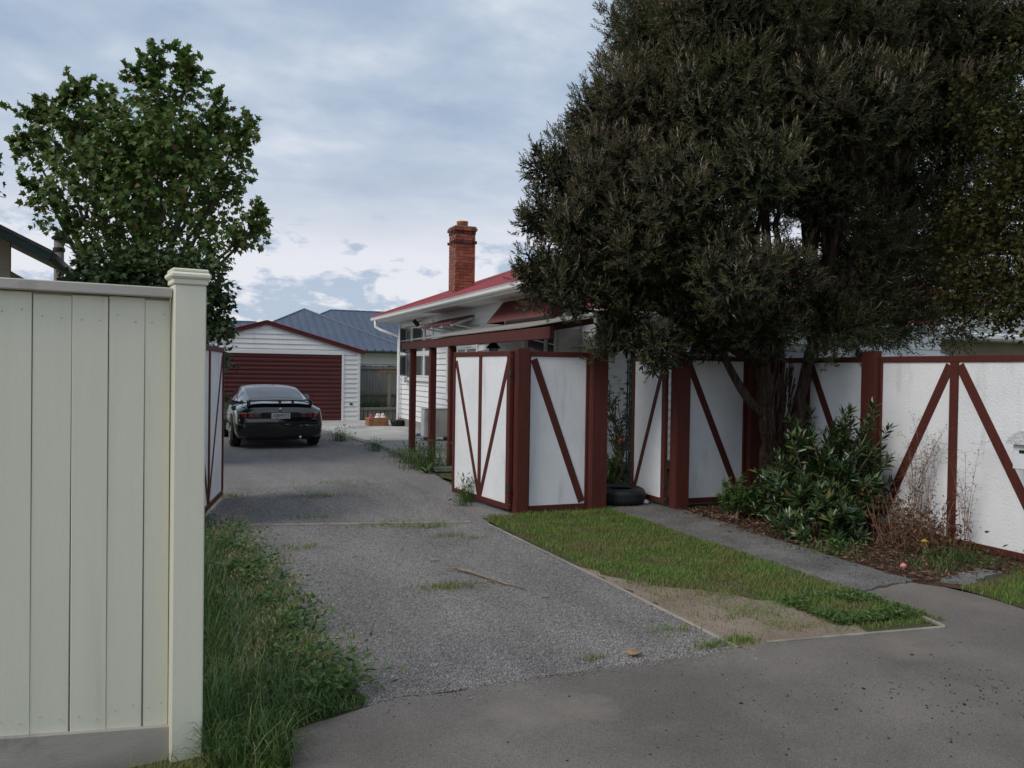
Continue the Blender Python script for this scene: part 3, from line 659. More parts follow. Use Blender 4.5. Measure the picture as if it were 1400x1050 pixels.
part('bracket', MB().tube([(5.69, 20.2, 2.86), (5.58, 20.2, 2.80)], .016, 8), 'grey_plastic', r)
part('lamp_head', MB().beam((5.50, 20.2, 2.86), (5.60, 20.15, 2.72), .14, .10, b=.01), 'black_plastic', r)
# sunroom on the street side with its own low roof
sr = thing('sunroom', 'low white sunroom with lean-to red roof behind the dark tree', 'house', (9, 11.2, 0), world=True)
SX0, SX1, SY = 5.98, 12.45, 11.2
part('wall', MB().box(SX0+.05, SX1-.05, SY+.06, HY0-.03, .2, 2.46), 'white', sr)
clad(sr, (SX0, SY+.055, 0), 0, SX1-SX0, .22, 2.46, .135, holes=[(.62, .98, 0, 2.2), (1.6, 4.4, .9, 2.2), (5.1, 6.0, .9, 2.3)])
clad(sr, (SX0+.055, HY0-.03, 0), -math.pi/2, HY0-.03-SY, .22, 2.46, .135)
part('corner_board', MB().box(SX1-.08, SX1+.01, SY+.02, SY+.08, .22, 2.47, .003), 'white_trim', sr)
part('corner_board', MB().box(SX0-.01, SX0+.07, SY+.02, SY+.08, .22, 2.47, .003), 'white_trim', sr)
part('roof', corr((SX0-.35, SY-.35, 2.56), (SX1+.35, SY-.35, 2.56), (0, .95, .33), lambda u_: 1.02, (0, -.33, .95)), 'red_roof', sr)
part('fascia', MB().box(SX0-.33, SX1+.33, SY-.33, SY-.30, 2.42, 2.555), 'white_trim', sr)
part('gutter', MB().box(SX0-.36, SX1+.36, SY-.42, SY-.331, 2.45, 2.545, .02), 'white_trim', sr)
part('soffit', MB().box(SX0-.32, SX1+.32, SY-.30, SY+.06, 2.462, 2.475), 'white', sr)
def swin(a, b, z0, z1, name='window'):
    w = part(name, MB().box(a-.06, a, SY+.0, SY+.07, z0, z1, .003).box(b, b+.06, SY, SY+.07, z0, z1, .003).box(a-.06, b+.06, SY, SY+.07, z1+.001, z1+.06, .003).box(a-.08, b+.08, SY-.03, SY+.07, z0-.06, z0-.001, .003), 'white_trim' if name == 'window' else 'green_dark', sr)
    part('pane', MB().box(a, b, SY+.045, SY+.05, z0, z1), 'window_glass', w); return w
swin(SX0+.66, SX0+.94, .3, 2.14, 'door'); swin(SX0+1.66, SX0+2.9, .96, 2.14); swin(SX0+3.0, SX0+4.34, .96, 2.14); w = swin(SX0+5.16, SX0+5.94, .96, 2.24)
part('shutter', MB().beam((SX0+5.55, SY-.02, 2.22), (SX0+5.55, SY-.42, 1.72), .86, .02, b=.002), 'letter_white', w)
# ================================================================== pergola / covered way beside the house
pg = thing('pergola', 'dark red timber pergola with pale sheet roof along the house wall', 'pergola', (4.08, 12.6, 0), world=True)
PX = 4.08
for y in (15.02, 13.72, 12.62):
    o = part('post', MB().box(PX-.055, PX+.055, y-.055, y+.055, .04, 1.99, .006), 'red_paint', pg)
for y0, y1, dz in ((15.48, 12.48, 0), (12.478, 8.62, .004)):
    part('beam', MB().box(PX-.10-.02*(dz > 0), PX-.056, y1, y0, 1.985, 2.125, .004), 'red_paint', pg)
for y in np.arange(10.9, 15.5, .9): part('rafter', MB().beam((PX-.05, y, 2.06), (HX+.02, y, 2.37), .045, .09, b=.003), 'red_paint', pg)
part('roof_sheet', corr((PX-.13, 15.5, 2.145), (PX-.13, 9.3, 2.145), (1.68, 0, .32), lambda u_: 1.73, (-.16, 0, 1), amp=.008), 'poly_roof', pg)
# ================================================================== things on the patio
hp = thing('heat_pump', 'cream outdoor heat pump unit standing on the patio by the wall', 'heat pump', (5.3, 17.35, .055), world=True)
part('case', MB().box(4.96, 5.60, 17.20, 17.50, .13, .74, .014), 'cream_metal', hp)
part('top_cover', MB().box(4.95, 5.61, 17.19, 17.51, .741, .765, .008), 'cream_metal', hp)
part('side_panel', MB().box(4.945, 4.958, 17.22, 17.48, .15, .72, .004), 'white_trim', hp)
for i in range(6): part('louvre', MB().box(5.06, 5.28, 17.188, 17.198, .30+.05*i, .325+.05*i, .002), 'cream_metal', hp)
for x in (5.05, 5.5): part('foot', MB().box(x-.03, x+.03, 17.18, 17.52, .056, .129, .004), 'steel_dark', hp)
part('pipe', MB().tube([(5.601, 17.3, .22), (5.66, 17.25, .24), (5.70, 17.2, .36), (5.68, 17.1, .52), (5.66, 17.05, .70), (5.665, 17.05, .9)], .03, 8), 'white_trim', hp, True)
part('cable', MB().tube([(5.601, 17.36, .62), (5.66, 17.25, .64), (5.675, 17.15, .56), (5.66, 17.05, .40), (5.6, 17.1, .2), (5.56, 17.15, .09)], .02, 8), 'black_plastic', hp, True)
hz = []
for i in range(90):
    t = i*.21; rr = .20+.10*math.sin(t*.37)+.03*math.sin(t*1.7); hz.append((5.05+rr*math.cos(t)+.12*math.sin(t*.13), 17.9+1.5*rr*math.sin(t), .07+.0011*i))
solo('garden_hose', MB().tube(hz, .013, 6), 'hose', 'tangled blue garden hose lying on the patio concrete', 'hose', (5.05, 17.9, .055), smooth=True)
cr = thing('wooden_crate', 'small orange brown wooden crate on the concrete near the garage', 'crate', (5.06, 22.3, .05), R(6))
for s_ in (-1, 1):
    for k in range(3):
        part('slat', MB().box(-.28, .28, s_*.17-.008, s_*.17+.008, .01+.075*k, .075+.075*k, .002), 'crate_wood', cr)
        part('slat', MB().box(s_*.272-.008, s_*.272+.008, -.160, .160, .01+.075*k, .075+.075*k, .002), 'crate_wood', cr)
part('base', MB().box(-.26, .26, -.16, .16, .0, .012), 'crate_wood', cr)
def blob(c, r, sq=(1, 1, 1), n=10):
    return MB().lathe([(max(r*math.sin(t), .002)*sq[0], -r*math.cos(t)*sq[2]) for t in np.linspace(0, math.pi, n)], c, 14)
for (x, y, r_, m_, lab) in ((-.17, 0, .085, 'toy_red', 'dark red rounded toy poking out of the wooden crate'), (.0, -.03, .095, 'toy_white', 'white rounded toy heaped in the wooden crate'), (.16, .0, .10, 'toy_cream', 'cream rounded toy heaped in the wooden crate'), (.07, .05, .09, 'toy_cream', 'cream ball lying deepest in the wooden crate')):
    b_ = blob((0, 0, 0), r_).lathe([(r_*.5, 0), (r_*.52, r_*.3), (r_*.3, r_*.8), (.004, r_*.9)], (0, 0, r_*.75), 12)
    solo('toy', b_, m_, lab, 'toy', (5.06+x, 22.3+y, .05+.18), 'toys in the crate', True, local=True)
bk = thing('bucket', 'low black rubber tub on the concrete beside the house corner', 'bucket', (5.55, 22.0, .054))
part('shell', MB().lathe([(.15, 0), (.19, .12), (.20, .16), (.185, .16), (.17, .1), (.13, .02)], (0, 0, 0), 18), 'rubber', bk, True)
part('handle', MB().tube([(.19, 0, .15), (.24, 0, .12), (.24, .06, .10), (.19, .08, .13)], .012, 6), 'rubber', bk, True)
# lantern seen over the gate
r = thing('lantern', 'small black peaked lantern on a post behind the driveway gate', 'lantern', (4.25, 11.2, 0))
part('stem', MB().tube([(0, 0, 0), (0, 0, 1.86)], .02, 8), 'black_plastic', r)
part('lamp_hood', MB().lathe([(.115, 1.93), (.10, 1.955), (.03, 2.03), (.012, 2.07), (.004, 2.10)], (0, 0, 0), 6), 'black_plastic', r)
part('lamp_glass', MB().lathe([(.05, 1.84), (.075, 1.93)], (0, 0, 0), 6), 'window_glass', r)
# tyre lying on the path
ty = thing('tyre', 'worn black car tyre lying flat on the path by the gate', 'tyre', (4.98, 8.72, .022))
prof = [(.16, .03), (.17, .01), (.25, .0), (.295, .025), (.305, .06), (.305, .135), (.295, .17), (.25, .195), (.17, .185), (.16, .165), (.20, .14), (.27, .12), (.27, .075), (.20, .055), (.16, .03)]
V = []; F = []; n = 40; m = len(prof)-1
for i in range(m):
    for k in range(n): t = 2*math.pi*k/n; V.append((prof[i][0]*math.cos(t), prof[i][0]*math.sin(t), prof[i][1]))
for i in range(m):
    for k in range(n): F.append((i*n+k, i*n+(k+1) % n, ((i+1) % m)*n+(k+1) % n, ((i+1) % m)*n+k))
part('carcass', MB().raw(V, F), 'rubber', ty, True)
tr = MB()
for k in range(46):
    t = 2*math.pi*k/46
    for zc in (.07, .098, .126):
        tr.cbox((.3055*math.cos(t+zc), .3055*math.sin(t+zc), zc), ((math.cos(t), math.sin(t), 0), (-math.sin(t), math.cos(t), 0), (0, 0, 1)), (.006, .016, .011), .002)
part('tread', tr, 'rubber', ty, kind='stuff')
solo('pebble', blob((0, 0, .0), .035, (1.2, 1, .8)), 'toy_white', 'white pebble beside the foot of the narrow path gate', 'stone', (5.24, 8.55, .045), smooth=True, local=True)
solo('ball', blob((0, 0, 0), .026), 'pink', 'small faded pink ball at the edge of the leaf litter', 'ball', (5.55, 5.02, .04), smooth=True, local=True)
solo('red_wrapper', MB().raw([(-.07, 0, .0), (.02, -.04, .012), (.08, .0, .03), (.03, .05, .008), (-.04, .05, .03)], [(0, 1, 3, 4), (1, 2, 3)]), 'petal_orange', 'crumpled orange red wrapper on the ground at the foot of the pergola', 'litter', (3.78, 14.2, .06), local=True)
# ================================================================== neighbours
nb = thing('neighbour_house', 'house with blue grey tray steel hip roofs behind the garage', 'house', (6, 35, 0), world=True)
part('wall', MB().box(4.2, 17.4, 35.6, 47, 0, 2.5), 'white', nb)
part('wall', MB().box(-1.8, 4.19, 38.8, 47, 0, 2.5), 'white', nb)
hip_roof(nb, 1.2, 9.6, 35.0, 44.0, 2.40, R(25), 'blue_roof', tray())
hip_roof(nb, 2.6, 16.0, 38.6, 48, 2.46, R(25.0), 'blue_roof', tray())
hip_roof(nb, -2.2, 6.6, 38.2, 44.6, 2.43, R(23), 'blue_roof', tray())
part('gutter', MB().box(1.1, 9.7, 34.90, 35.0, 2.29, 2.40, .02), 'steel_dark', nb)
part('gutter', MB().box(9.6, 17.7, 35.1, 35.2, 2.29, 2.40, .02), 'steel_dark', nb)
part('soffit', MB().box(1.3, 17.6, 35.01, 35.6, 2.30, 2.32), 'white', nb)
pf = thing('paling_fence', 'weathered grey paling fence behind the garage', 'fence', (6, 26.6, 0), world=True)
for i in range(30):
    part('paling', MB().box(4.9+.105*i, 4.9+.105*i+.1, 26.6, 26.62, .03, 1.72+random.uniform(-.02, .02), .003), 'paling', pf)
for z in (.75, 1.6): part('rail', MB().box(4.9, 8.1, 26.55, 26.598, z, z+.09, .004), 'paling', pf)
part('capping', MB().box(4.9, 8.1, 26.54, 26.65, 1.745, 1.775, .004), 'paling', pf)
cl = thing('clothes_prop', 'bare timber post with a short yellowish crossbar behind the house corner', 'post', (6.02, 24.9, 0))
part('shaft', MB().box(-.045, .045, -.045, .045, -.05, 1.50, .005), 'old_timber', cl)
part('crossbar', MB().box(-.33, .33, -.06, .06, 1.50, 1.56, .005), 'crate_wood', cl)
lp = thing('low_fence', 'low dark timber fence in the weeds behind the crate', 'fence', (5.7, 24.4, 0), world=True)
for i in range(9): part('paling', MB().box(5.06+.13*i, 5.06+.13*i+.11, 24.68, 24.70, .05, .42, .003), 'paling', lp)
part('rail', MB().box(5.05, 6.3, 24.64, 24.678, .36, .44, .004), 'paling', lp)
# stacked bricks / timber by the garage's left side
for k in range(3): solo('timber_block', MB().box(-.16, .16, -.10, .10, 0, .13, .006), 'crate_wood', ['pale timber block lowest of the stack beside the roller door', 'pale timber block middle of the stack beside the roller door', 'pale timber block topmost of the stack beside the roller door'][k], 'timber', (1.05+.02*k, 24.25, .004+.132*k), 'stacked timber blocks', local=True)
# left neighbour: eave end of a gabled outbuilding
ln = thing('neighbour_outbuilding', 'dark green gabled outbuilding roof rising behind the cream fence', 'building', (-3.5, 11, 0), world=True)
sl0 = .50; EXL, EZL, YF, YB = -1.80, 3.26, 14.0, 16.6
part('wall', MB().box(-8.2, -2.45, 14.75, 16.5, 0, 3.05), 'tan_soffit', ln)
part('gable_wall', MB().extr([(-8.2, 14.75, 3.052), (-2.45, 14.75, 3.052), (-2.45, 14.75, 3.48), (-5.3, 14.75, 4.88), (-8.2, 14.75, 3.45)], (0, .1, 0)), 'tan_soffit', ln)
for sg in (1, -1):
    xe = EXL if sg > 0 else -8.8; XR = -5.3; zr = EZL+(EXL-XR)*sl0
    part('roof', MB().extr([(xe, YF, EZL), (XR, YF, zr), (XR, YF, zr+.05), (xe+sg*.02, YF, EZL+.05)], (0, YB-YF, 0)), 'steel_dark', ln)
    part('soffit', MB().extr([(xe-sg*.06, YF+.06, EZL-.07), (XR, YF+.06, zr-.09), (XR, YF+.06, zr-.06), (xe-sg*.06, YF+.06, EZL-.04)], (0, YB-YF-.1, 0)), 'tan_soffit', ln)
    part('barge_board', MB().beam((xe, YF+.03, EZL-.06), (XR, YF+.03, zr-.06), .025, .13, b=.004), 'green_dark', ln)
    part('gutter', MB().box(xe-.06, xe+.07, YF+.05, YB, EZL-.10, EZL+.012, .02), 'steel_dark', ln)
fl = thing('flue', 'round steel flue pipe with collar beside the maple crown', 'flue', (-2.1, 17.4, 0))
part('pipe', MB().tube([(0, 0, 0), (0, 0, 3.92)], .085, 14), 'paling', fl, True)
part('collar', MB().lathe([(.09, 3.70), (.105, 3.71), (.105, 3.77), (.09, 3.78)], (0, 0, 0), 14), 'steel_dark', fl)
part('cowl', MB().lathe([(.12, 3.93), (.13, 3.97), (.02, 4.05)], (0, 0, 0), 14), 'steel_dark', fl)
# right neighbour
rn = thing('neighbour_house', 'grey roofed house with white gutters beyond the boundary fence', 'house', (17, 14, 0), world=True)
part('wall', MB().box(15.2, 27, 13.2, 24, 0, 2.45), 'tan_soffit', rn)
part('roof', corr((14.6, 12.6, 2.56), (28, 12.6, 2.56), (0, .93, .36), lambda u_: 6.5, (0, -.36, .93)), 'grey_roof', rn)
part('gutter', MB().box(14.6, 28, 12.48, 12.6, 2.44, 2.56, .02), 'white_trim', rn)
part('soffit', MB().box(14.7, 28, 12.6, 13.2, 2.42, 2.44), 'white', rn)
cp = thing('carport', 'small carport with white sloping barge board next to the sunroom', 'carport', (14, 12.3, 0), world=True)
part('barge_board', MB().beam((13.0, 12.25, 2.36), (14.9, 12.25, 1.93), .03, .17, b=.004), 'white_trim', cp)
part('roof', MB().extr([(13.0, 12.2, 2.45), (14.9, 12.2, 2.02), (14.9, 12.2, 2.05), (13.0, 12.2, 2.48)], (0, 4, 0)), 'grey_roof', cp)
for x, z in ((13.1, 2.3), (14.8, 1.9)): part('post', MB().box(x-.05, x+.05, 12.3, 12.4, 0, z, .004), 'white_trim', cp)
# ================================================================== parked car (rear towards the street)
car = thing('parked_car', 'black hatchback coupe with rear wing parked on the gravel before the garage', 'car', (1.86, 16.62, .004), R(2.2))
def crom(P, n):
    P = np.asarray(P, float); Q = np.vstack((2*P[0]-P[1], P, 2*P[-1]-P[-2])); out = []
    for i in range(len(P)-1):
        p0, p1, p2, p3 = Q[i:i+4]
        for t in np.linspace(0, 1, n, endpoint=False):
            out.append(.5*((2*p1)+(-p0+p2)*t+(2*p0-5*p1+4*p2-p3)*t*t+(-p0+3*p1-3*p2+p3)*t**3))
    out.append(P[-1]); return np.array(out)
#        y     wl(half width) zb   z_shoulder  z_deck
ST = np.array([(.00, .70, .27, .66, .80), (.06, .80, .23, .72, .86), (.20, .835, .20, .77, .905), (.55, .85, .19, .80, .93), (1.2, .852, .18, .82, .93),
               (2.2, .85, .18, .80, .92), (3.0, .848, .18, .75, .88), (3.5, .84, .19, .69, .80), (4.0, .80, .20, .60, .69), (4.30, .70, .24, .50, .57), (4.40, .58, .30, .44, .49)])
def body_prof(row):
    y, w, zb, zs, zd = row
    return crom([(.0, zb), (w-.16, zb), (w-.03, zb+.05), (w, zb+.22), (w+.004, (zb+zs)/2+.06), (w-.015, zs-.03), (w-.07, zs+.02), (w*.62, zd-.012), (0, zd)], 4)
def rear_off(z): return np.interp(z, [.2, .30, .48, .55, .60, .75, .92], [.05, .0, -.01, .015, .05, .075, .14])
ys = crom(ST, 4); rows = [body_prof(r_) for r_ in ys]; V = []; F = []; nn_ = len(rows[0])
for r_, pr in zip(ys, rows):
    k = max(0, 1-r_[0]/.9)
    half = [(x, r_[0]+k*rear_off(z), z) for x, z in pr]
    ring = half + [(-x, y, z) for x, y, z in half[::-1][1:-1]]
    V += ring
nr = len(ring)
for i in range(len(rows)-1):
    for k in range(nr): F.append((i*nr+k, i*nr+(k+1) % nr, (i+1)*nr+(k+1) % nr, (i+1)*nr+k))
F += [tuple(range(nr))[::-1], tuple(range((len(rows)-1)*nr, len(rows)*nr))]
F = [f[::-1] for f in F]
part('body', MB().raw(V, F), 'car_paint', car, True)
#  greenhouse:  y   wb   zb   wr   zc
GT = np.array([(.42, .62, .90, .52, .925), (.80, .70, .905, .55, 1.04), (1.25, .74, .905, .56, 1.165), (1.65, .755, .90, .565, 1.225), (2.15, .755, .90, .565, 1.24), (2.5, .75, .89, .555, 1.205), (2.9, .73, .88, .56, 1.05), (3.25, .68, .855, .58, .885)])
gy = crom(GT, 6)
def gprof(r_, n=5):
    y, wb, zb, wr, zc = r_; zr = zb+(zc-zb)*.80
    return crom([(wb, zb), ((wb+wr)/2+.02, (zb+zr)/2), (wr, zr), (wr-.09, zc-.03*(zc-zb)/.33), (wr*.5, zc-.006), (0, zc)], n)
G = np.array([[(x, r_[0], z) for x, z in gprof(r_)] for r_ in gy])      # [iy, iv, 3]
full = np.concatenate((G, (G*[-1, 1, 1])[:, ::-1][:, 1:]), axis=1); a_, b_ = full.shape[:2]
F = [(i*b_+k, i*b_+k+1, (i+1)*b_+k+1, (i+1)*b_+k) for i in range(a_-1) for k in range(b_-1)]
part('roof', MB().raw(full.reshape(-1, 3), F), 'car_paint', car, True)
gn = np.zeros_like(full); du = np.gradient(full, axis=0); dv = np.gradient(full, axis=1); gn = unit(np.cross(dv, du)); 
if gn[a_//2, b_//2, 2] < 0: gn = -gn
def patch(i0, i1, k0, k1, off, shrink=0):
    sub = full[i0:i1+1, k0:k1+1] + gn[i0:i1+1, k0:k1+1]*off; a, b = sub.shape[:2]
    return MB().raw(sub.reshape(-1, 3), [(i*b+k, i*b+k+1, (i+1)*b+k+1, (i+1)*b+k) for i in range(a-1) for k in range(b-1)])
mid = b_//2
part('rear_window', patch(3, 15, 11, b_-12, .004), 'car_glass', car, True)
part('windscreen', patch(31, 40, 11, b_-12, .004), 'car_glass', car, True)
for k0, k1 in ((2, 9), (b_-10, b_-3)):
    part('side_window', patch(10, 20, k0, k1, .004), 'car_glass', car, True)
    part('side_window', patch(22, 33, k0, k1, .004), 'car_glass', car, True)
# rear furniture: heights on the tail panel
for s_ in (-1, 1):
    tl = part('tail_light', MB().box(min(s_*.36, s_*.62), max(s_*.36, s_*.62), .008, .06, .605, .715, .012), 'lens_smoke', car)
    part('lens', MB().box(min(s_*.40, s_*.50), max(s_*.40, s_*.50), .004, .03, .625, .695, .008), 'car_red', tl)
    part('lens', MB().box(min(s_*.525, s_*.60), max(s_*.525, s_*.60), .004, .03, .625, .695, .008), 'car_red', tl)
    q = MB().cbox((s_*.705, .10, .66), ((math.cos(s_*R(42)), math.sin(s_*R(42)), 0), (-math.sin(s_*R(42)), math.cos(s_*R(42)), 0), (0, 0, 1)), (.105, .03, .055), .012)
    part('indicator', q, 'car_amber', tl)
part('garnish', MB().box(-.355, .355, .022, .06, .60, .72, .01), 'car_black', car)
np_ = part('number_plate', MB().box(-.18, .18, .006, .020, .595, .705, .004), 'plate', car)
tx = bpy.data.curves.new('plate_text', 'FONT'); tx.body = 'ABM933'; tx.size = .105; tx.align_x = 'CENTER'; tx.align_y = 'CENTER'; tx.extrude = .001
to = bpy.data.objects.new('plate_text', tx); col.objects.link(to)
me = bpy.data.meshes.new_from_object(to.evaluated_get(bpy.context.evaluated_depsgraph_get())); bpy.data.objects.remove(to)
me.materials.clear(); me.materials.append(M['ink'])
pt = link(bpy.data.objects.new('plate_text', me), np_); pt.location = (0, .0045, .650); pt.rotation_euler = (R(90), 0, 0); pt.scale = (.84, 1, 1)
part('badge', MB().lathe([(.034, .0), (.034, -.008), (.02, -.012)], (0, .075, .775), 16, 'y'), 'chrome', car, True)
wing = part('rear_wing', MB().raw([], []).beam((-.60, .20, .955), (.60, .20, .955), .20, .028, b=.012), 'car_paint', car)
for s_ in (-1, 1): part('wing_support', MB().box(s_*.60-.035, s_*.60+.035, .12, .30, .84, .952, .012), 'car_paint', wing)
for x in (.0, .25): part('wing_support', MB().box(x-.022, x+.022, .14, .26, .86, .942, .008), 'car_paint', wing)
part('bumper_trim', MB().box(-.70, .70, -.016, .03, .495, .52, .008), 'car_black', car)
part('bumper_valance', MB().box(-.62, .62, .03, .10, .22, .30, .02), 'car_black', car)
part('exhaust', MB().tube([(.38, .0, .22), (.38, .3, .23)], .032, 12), 'chrome', car, True)
part('roof_antenna', MB().tube([(.08, 1.62, 1.215), (.08, 1.59, 1.25)], .006, 6), 'car_black', car)
for s_ in (-1, 1):
    mr = part('wing_mirror', MB().cbox((s_*.93, 2.72, .93), ((1, 0, 0), (0, 1, 0), (0, 0, 1)), (.10, .06, .062), .035), 'car_paint', car, True)
    part('mirror_glass', MB().box(s_*.93-.08, s_*.93+.08, 2.655, 2.659, .885, .975, .002), 'chrome', mr)
    part('mirror_foot', MB().beam((s_*.72, 2.76, .89), (s_*.86, 2.73, .915), .06, .04, b=.01), 'car_black', mr)
    part('door_handle', MB().box(s_*.853-.008, s_*.853+.008, 1.72, 1.88, .70, .735, .006), 'car_black', car)
    part('side_trim', MB().box(s_*.856-.008, s_*.856+.008, 1.05, 3.2, .43, .48, .006), 'car_black', car)
    part('headlight', MB().box(s_*.55-.16, s_*.55+.16, 4.12, 4.24, .52, .60, .02), 'chrome', car)
    for y in (.82, 3.36):
        th = np.linspace(0, math.pi, 17)
        arch = [(s_*.850, y+.37*math.cos(t), .30+.37*math.sin(t)) for t in th] + [(s_*.850, y-.37, .16), (s_*.850, y+.37, .16)]
        part('wheel_arch', MB().extr(arch, (s_*.012, 0, 0)), 'car_black', car)
        wh = part('wheel', MB().lathe([(.20, -.10), (.285, -.10), (.308, -.075), (.31, .0), (.308, .075), (.285, .10), (.20, .10)], (s_*.775, y, .31), 28, 'x'), 'rubber', car, True)
        part('rim', MB().lathe([(.2, 0), (.205, s_*.012), (.18, s_*.016), (.16, s_*.0), (.07, s_*.004), (.05, s_*.02), (.01, s_*.022)], (s_*.868, y, .31), 24, 'x'), 'alloy', wh, True)
part('underbody', MB().box(-.62, .62, .12, 4.1, .17, .30, .02), 'car_black', car)
# ================================================================== foliage machinery
def frames(ax):
    ax = unit(ax); ref = np.where(np.abs(ax[:, 2:3]) < .9, np.array([[0, 0, 1.]]), np.array([[1., 0, 0]])); s_ = unit(np.cross(ax, ref)); return ax, s_, np.cross(s_, ax)
def rdir(n): return unit(rng.normal(size=(n, 3)))
def lance(base, d, nrm, L, Wd, fold=.25):
    """folded lance leaves: 4 verts, 2 tris sharing the midrib"""
    n = len(base); d = unit(d); s_ = unit(np.cross(d, nrm)); up = np.cross(s_, d); L = np.asarray(L).reshape(-1, 1); Wd = np.asarray(Wd).reshape(-1, 1)
    m_ = base+d*L*.45
    V = np.stack((base, m_+s_*Wd*.5+up*Wd*fold, base+d*L-up*L*.06, m_-s_*Wd*.5+up*Wd*fold), 1)
    k = np.arange(n)[:, None]*4
    return V.reshape(-1, 3), np.concatenate((k+[[0, 1, 2]], k+[[0, 2, 3]]), 1).reshape(-1)
MAPLE_OUT = np.array([(0, -.10), (.20, -.04), (.50, .02), (.36, .22), (.56, .52), (.28, .50), (.20, .62), (0, 1.0), (-.20, .62), (-.28, .50), (-.56, .52), (-.36, .22), (-.50, .02), (-.20, -.04)])
def lobed(base, d, nrm, size):
    n = len(base); d = unit(d); s_ = unit(np.cross(d, nrm)); up = np.cross(s_, d); size = np.asarray(size).reshape(-1, 1, 1); O = MAPLE_OUT
    curl = (O[:, 0]**2)*.5 - (O[:, 1]-.2)**2*.25
    V = base[:, None]+ (s_[:, None]*O[None, :, :1] + d[:, None]*O[None, :, 1:2] + up[:, None]*curl[None, :, None])*size
    C = base[:, None] + d[:, None]*.25*size
    V = np.concatenate((V, C), 1); m = len(O); k = np.arange(n)[:, None]*(m+1)
    tri = np.array([(i, (i+1) % m, m) for i in range(m)]).reshape(1, -1)
    return V.reshape(-1, 3), (k+tri).reshape(-1)
def shoots(centers, axes, n_leaf, length, L, Wd, ang=.6, jit=.3):
    m = len(centers); ax, s_, t_ = frames(axes)
    k = np.tile(np.arange(n_leaf), m); idx = np.repeat(np.arange(m), n_leaf); f = (k+rng.random(len(k)))/n_leaf
    th = k*2.4+np.repeat(rng.random(m)*6.28, n_leaf); a = ang*(1.15-.75*f)+rng.normal(0, .12, len(k))
    rad = s_[idx]*np.cos(th)[:, None]+t_[idx]*np.sin(th)[:, None]
    d = ax[idx]*np.cos(a)[:, None]+rad*np.sin(a)[:, None]+rng.normal(0, jit*.3, (len(k), 3))
    base = centers[idx]+ax[idx]*(f*length)[:, None]
    sc = rng.uniform(.65, 1.2, len(k))
    return base, d, unit(ax[idx]*.5-rad+rng.normal(0, .3, (len(k), 3))), L*sc, Wd*sc
def lobe_points(lobes, per_m2, shell=(.75, 1.05)):
    P = []; D = []
    for (x, y, z, r_) in lobes:
        n = max(4, int(4*math.pi*r_*r_*per_m2)); d = rdir(n)
        lump = 1+.16*np.sin(d[:, 0]*5+x*7)*np.sin(d[:, 1]*5+y*5)+.12*np.sin(d[:, 2]*7+z*3+d[:, 0]*4)
        rr = r_*rng.uniform(shell[0], shell[1], n)*lump
        P.append(np.array((x, y, z))+d*rr[:, None]*np.array((1, 1, .88))); D.append(d)
    return np.vstack(P), np.vstack(D)
def tri_mesh(name, VF, mat, off=(0, 0, 0)):
    Vs = []; Fs = []; n = 0
    for v, f in VF: Vs.append(v); Fs.append(f+n); n += len(v)
    return big_mesh(name, np.vstack(Vs), np.concatenate(Fs), 3, mat, off)
def bez(a, b, c, n=9):
    t = np.linspace(0, 1, n)[:, None]; a, b, c = (np.array(q, float) for q in (a, b, c)); return (1-t)**2*a+2*t*(1-t)*b+t*t*c
def wander(P, amp, seed):
    r = np.random.default_rng(seed); P = np.array(P); n = len(P); j = r.normal(0, amp, (n, 3)); j[0] = 0; j[-1] *= .3
    return P + j
AKE= [(5.35, 8.15, 5.59, 0.85), (5.41, 7.15, 5.3, 0.92), (6.78, 7.35, 5.54, 1.0), (8.11, 7.35, 5.85, 0.96), (8.82, 6.84, 5.52, 0.77), (5.65, 7.83, 6.6, 0.91), (6.52, 7.7, 6.97, 1.27), (7.7, 7.32, 6.87, 1.11), (4.46, 8.38, 4.49, 0.45), (4.7, 7.85, 4.49, 0.68), (5.08, 7.05, 4.39, 0.64), (5.85, 6.85, 4.36, 0.65), (6.63, 6.64, 4.4, 0.58), (8.19, 7.09, 4.74, 0.69), (3.94, 8.37, 3.85, 0.43), (4.31, 7.78, 3.64, 0.59), (4.63, 7.0, 3.44, 0.55), (5.24, 6.54, 3.58, 0.5), (6.57, 7.08, 3.64, 0.52), (7.88, 7.42, 3.92, 0.53), (3.79, 8.42, 3.31, 0.33), (4.07, 7.98, 3.1, 0.48), (4.45, 7.39, 2.97, 0.49), (4.97, 6.97, 2.95, 0.41), (3.68, 8.35, 2.72, 0.31), (4.05, 8.09, 2.56, 0.44), (4.67, 8.05, 2.5, 0.45), (4.99, 6.52, 2.5, 0.44), (5.62, 6.59, 2.65, 0.37), (5.17, 7.63, 2.49, 0.4), (3.76, 8.42, 2.41, 0.21), (4.65, 8.16, 2.06, 0.32), (4.87, 7.74, 1.85, 0.32), (5.5, 7.81, 2.03, 0.37), (5.85, 7.13, 2.09, 0.35), (6.73, 7.21, 2.29, 0.41), (6.51, 6.97, 1.83, 0.17), (4.37, 8.16, 1.84, 0.18), (5.28, 9.34, 4.06, 0.95), (6.36, 9.14, 5.37, 1.35), (7.43, 8.69, 4.62, 1.25), (8.5, 8.27, 5.41, 1.16), (6.11, 8.88, 3.11, 0.75), (4.97, 9.12, 3.07, 0.6)]
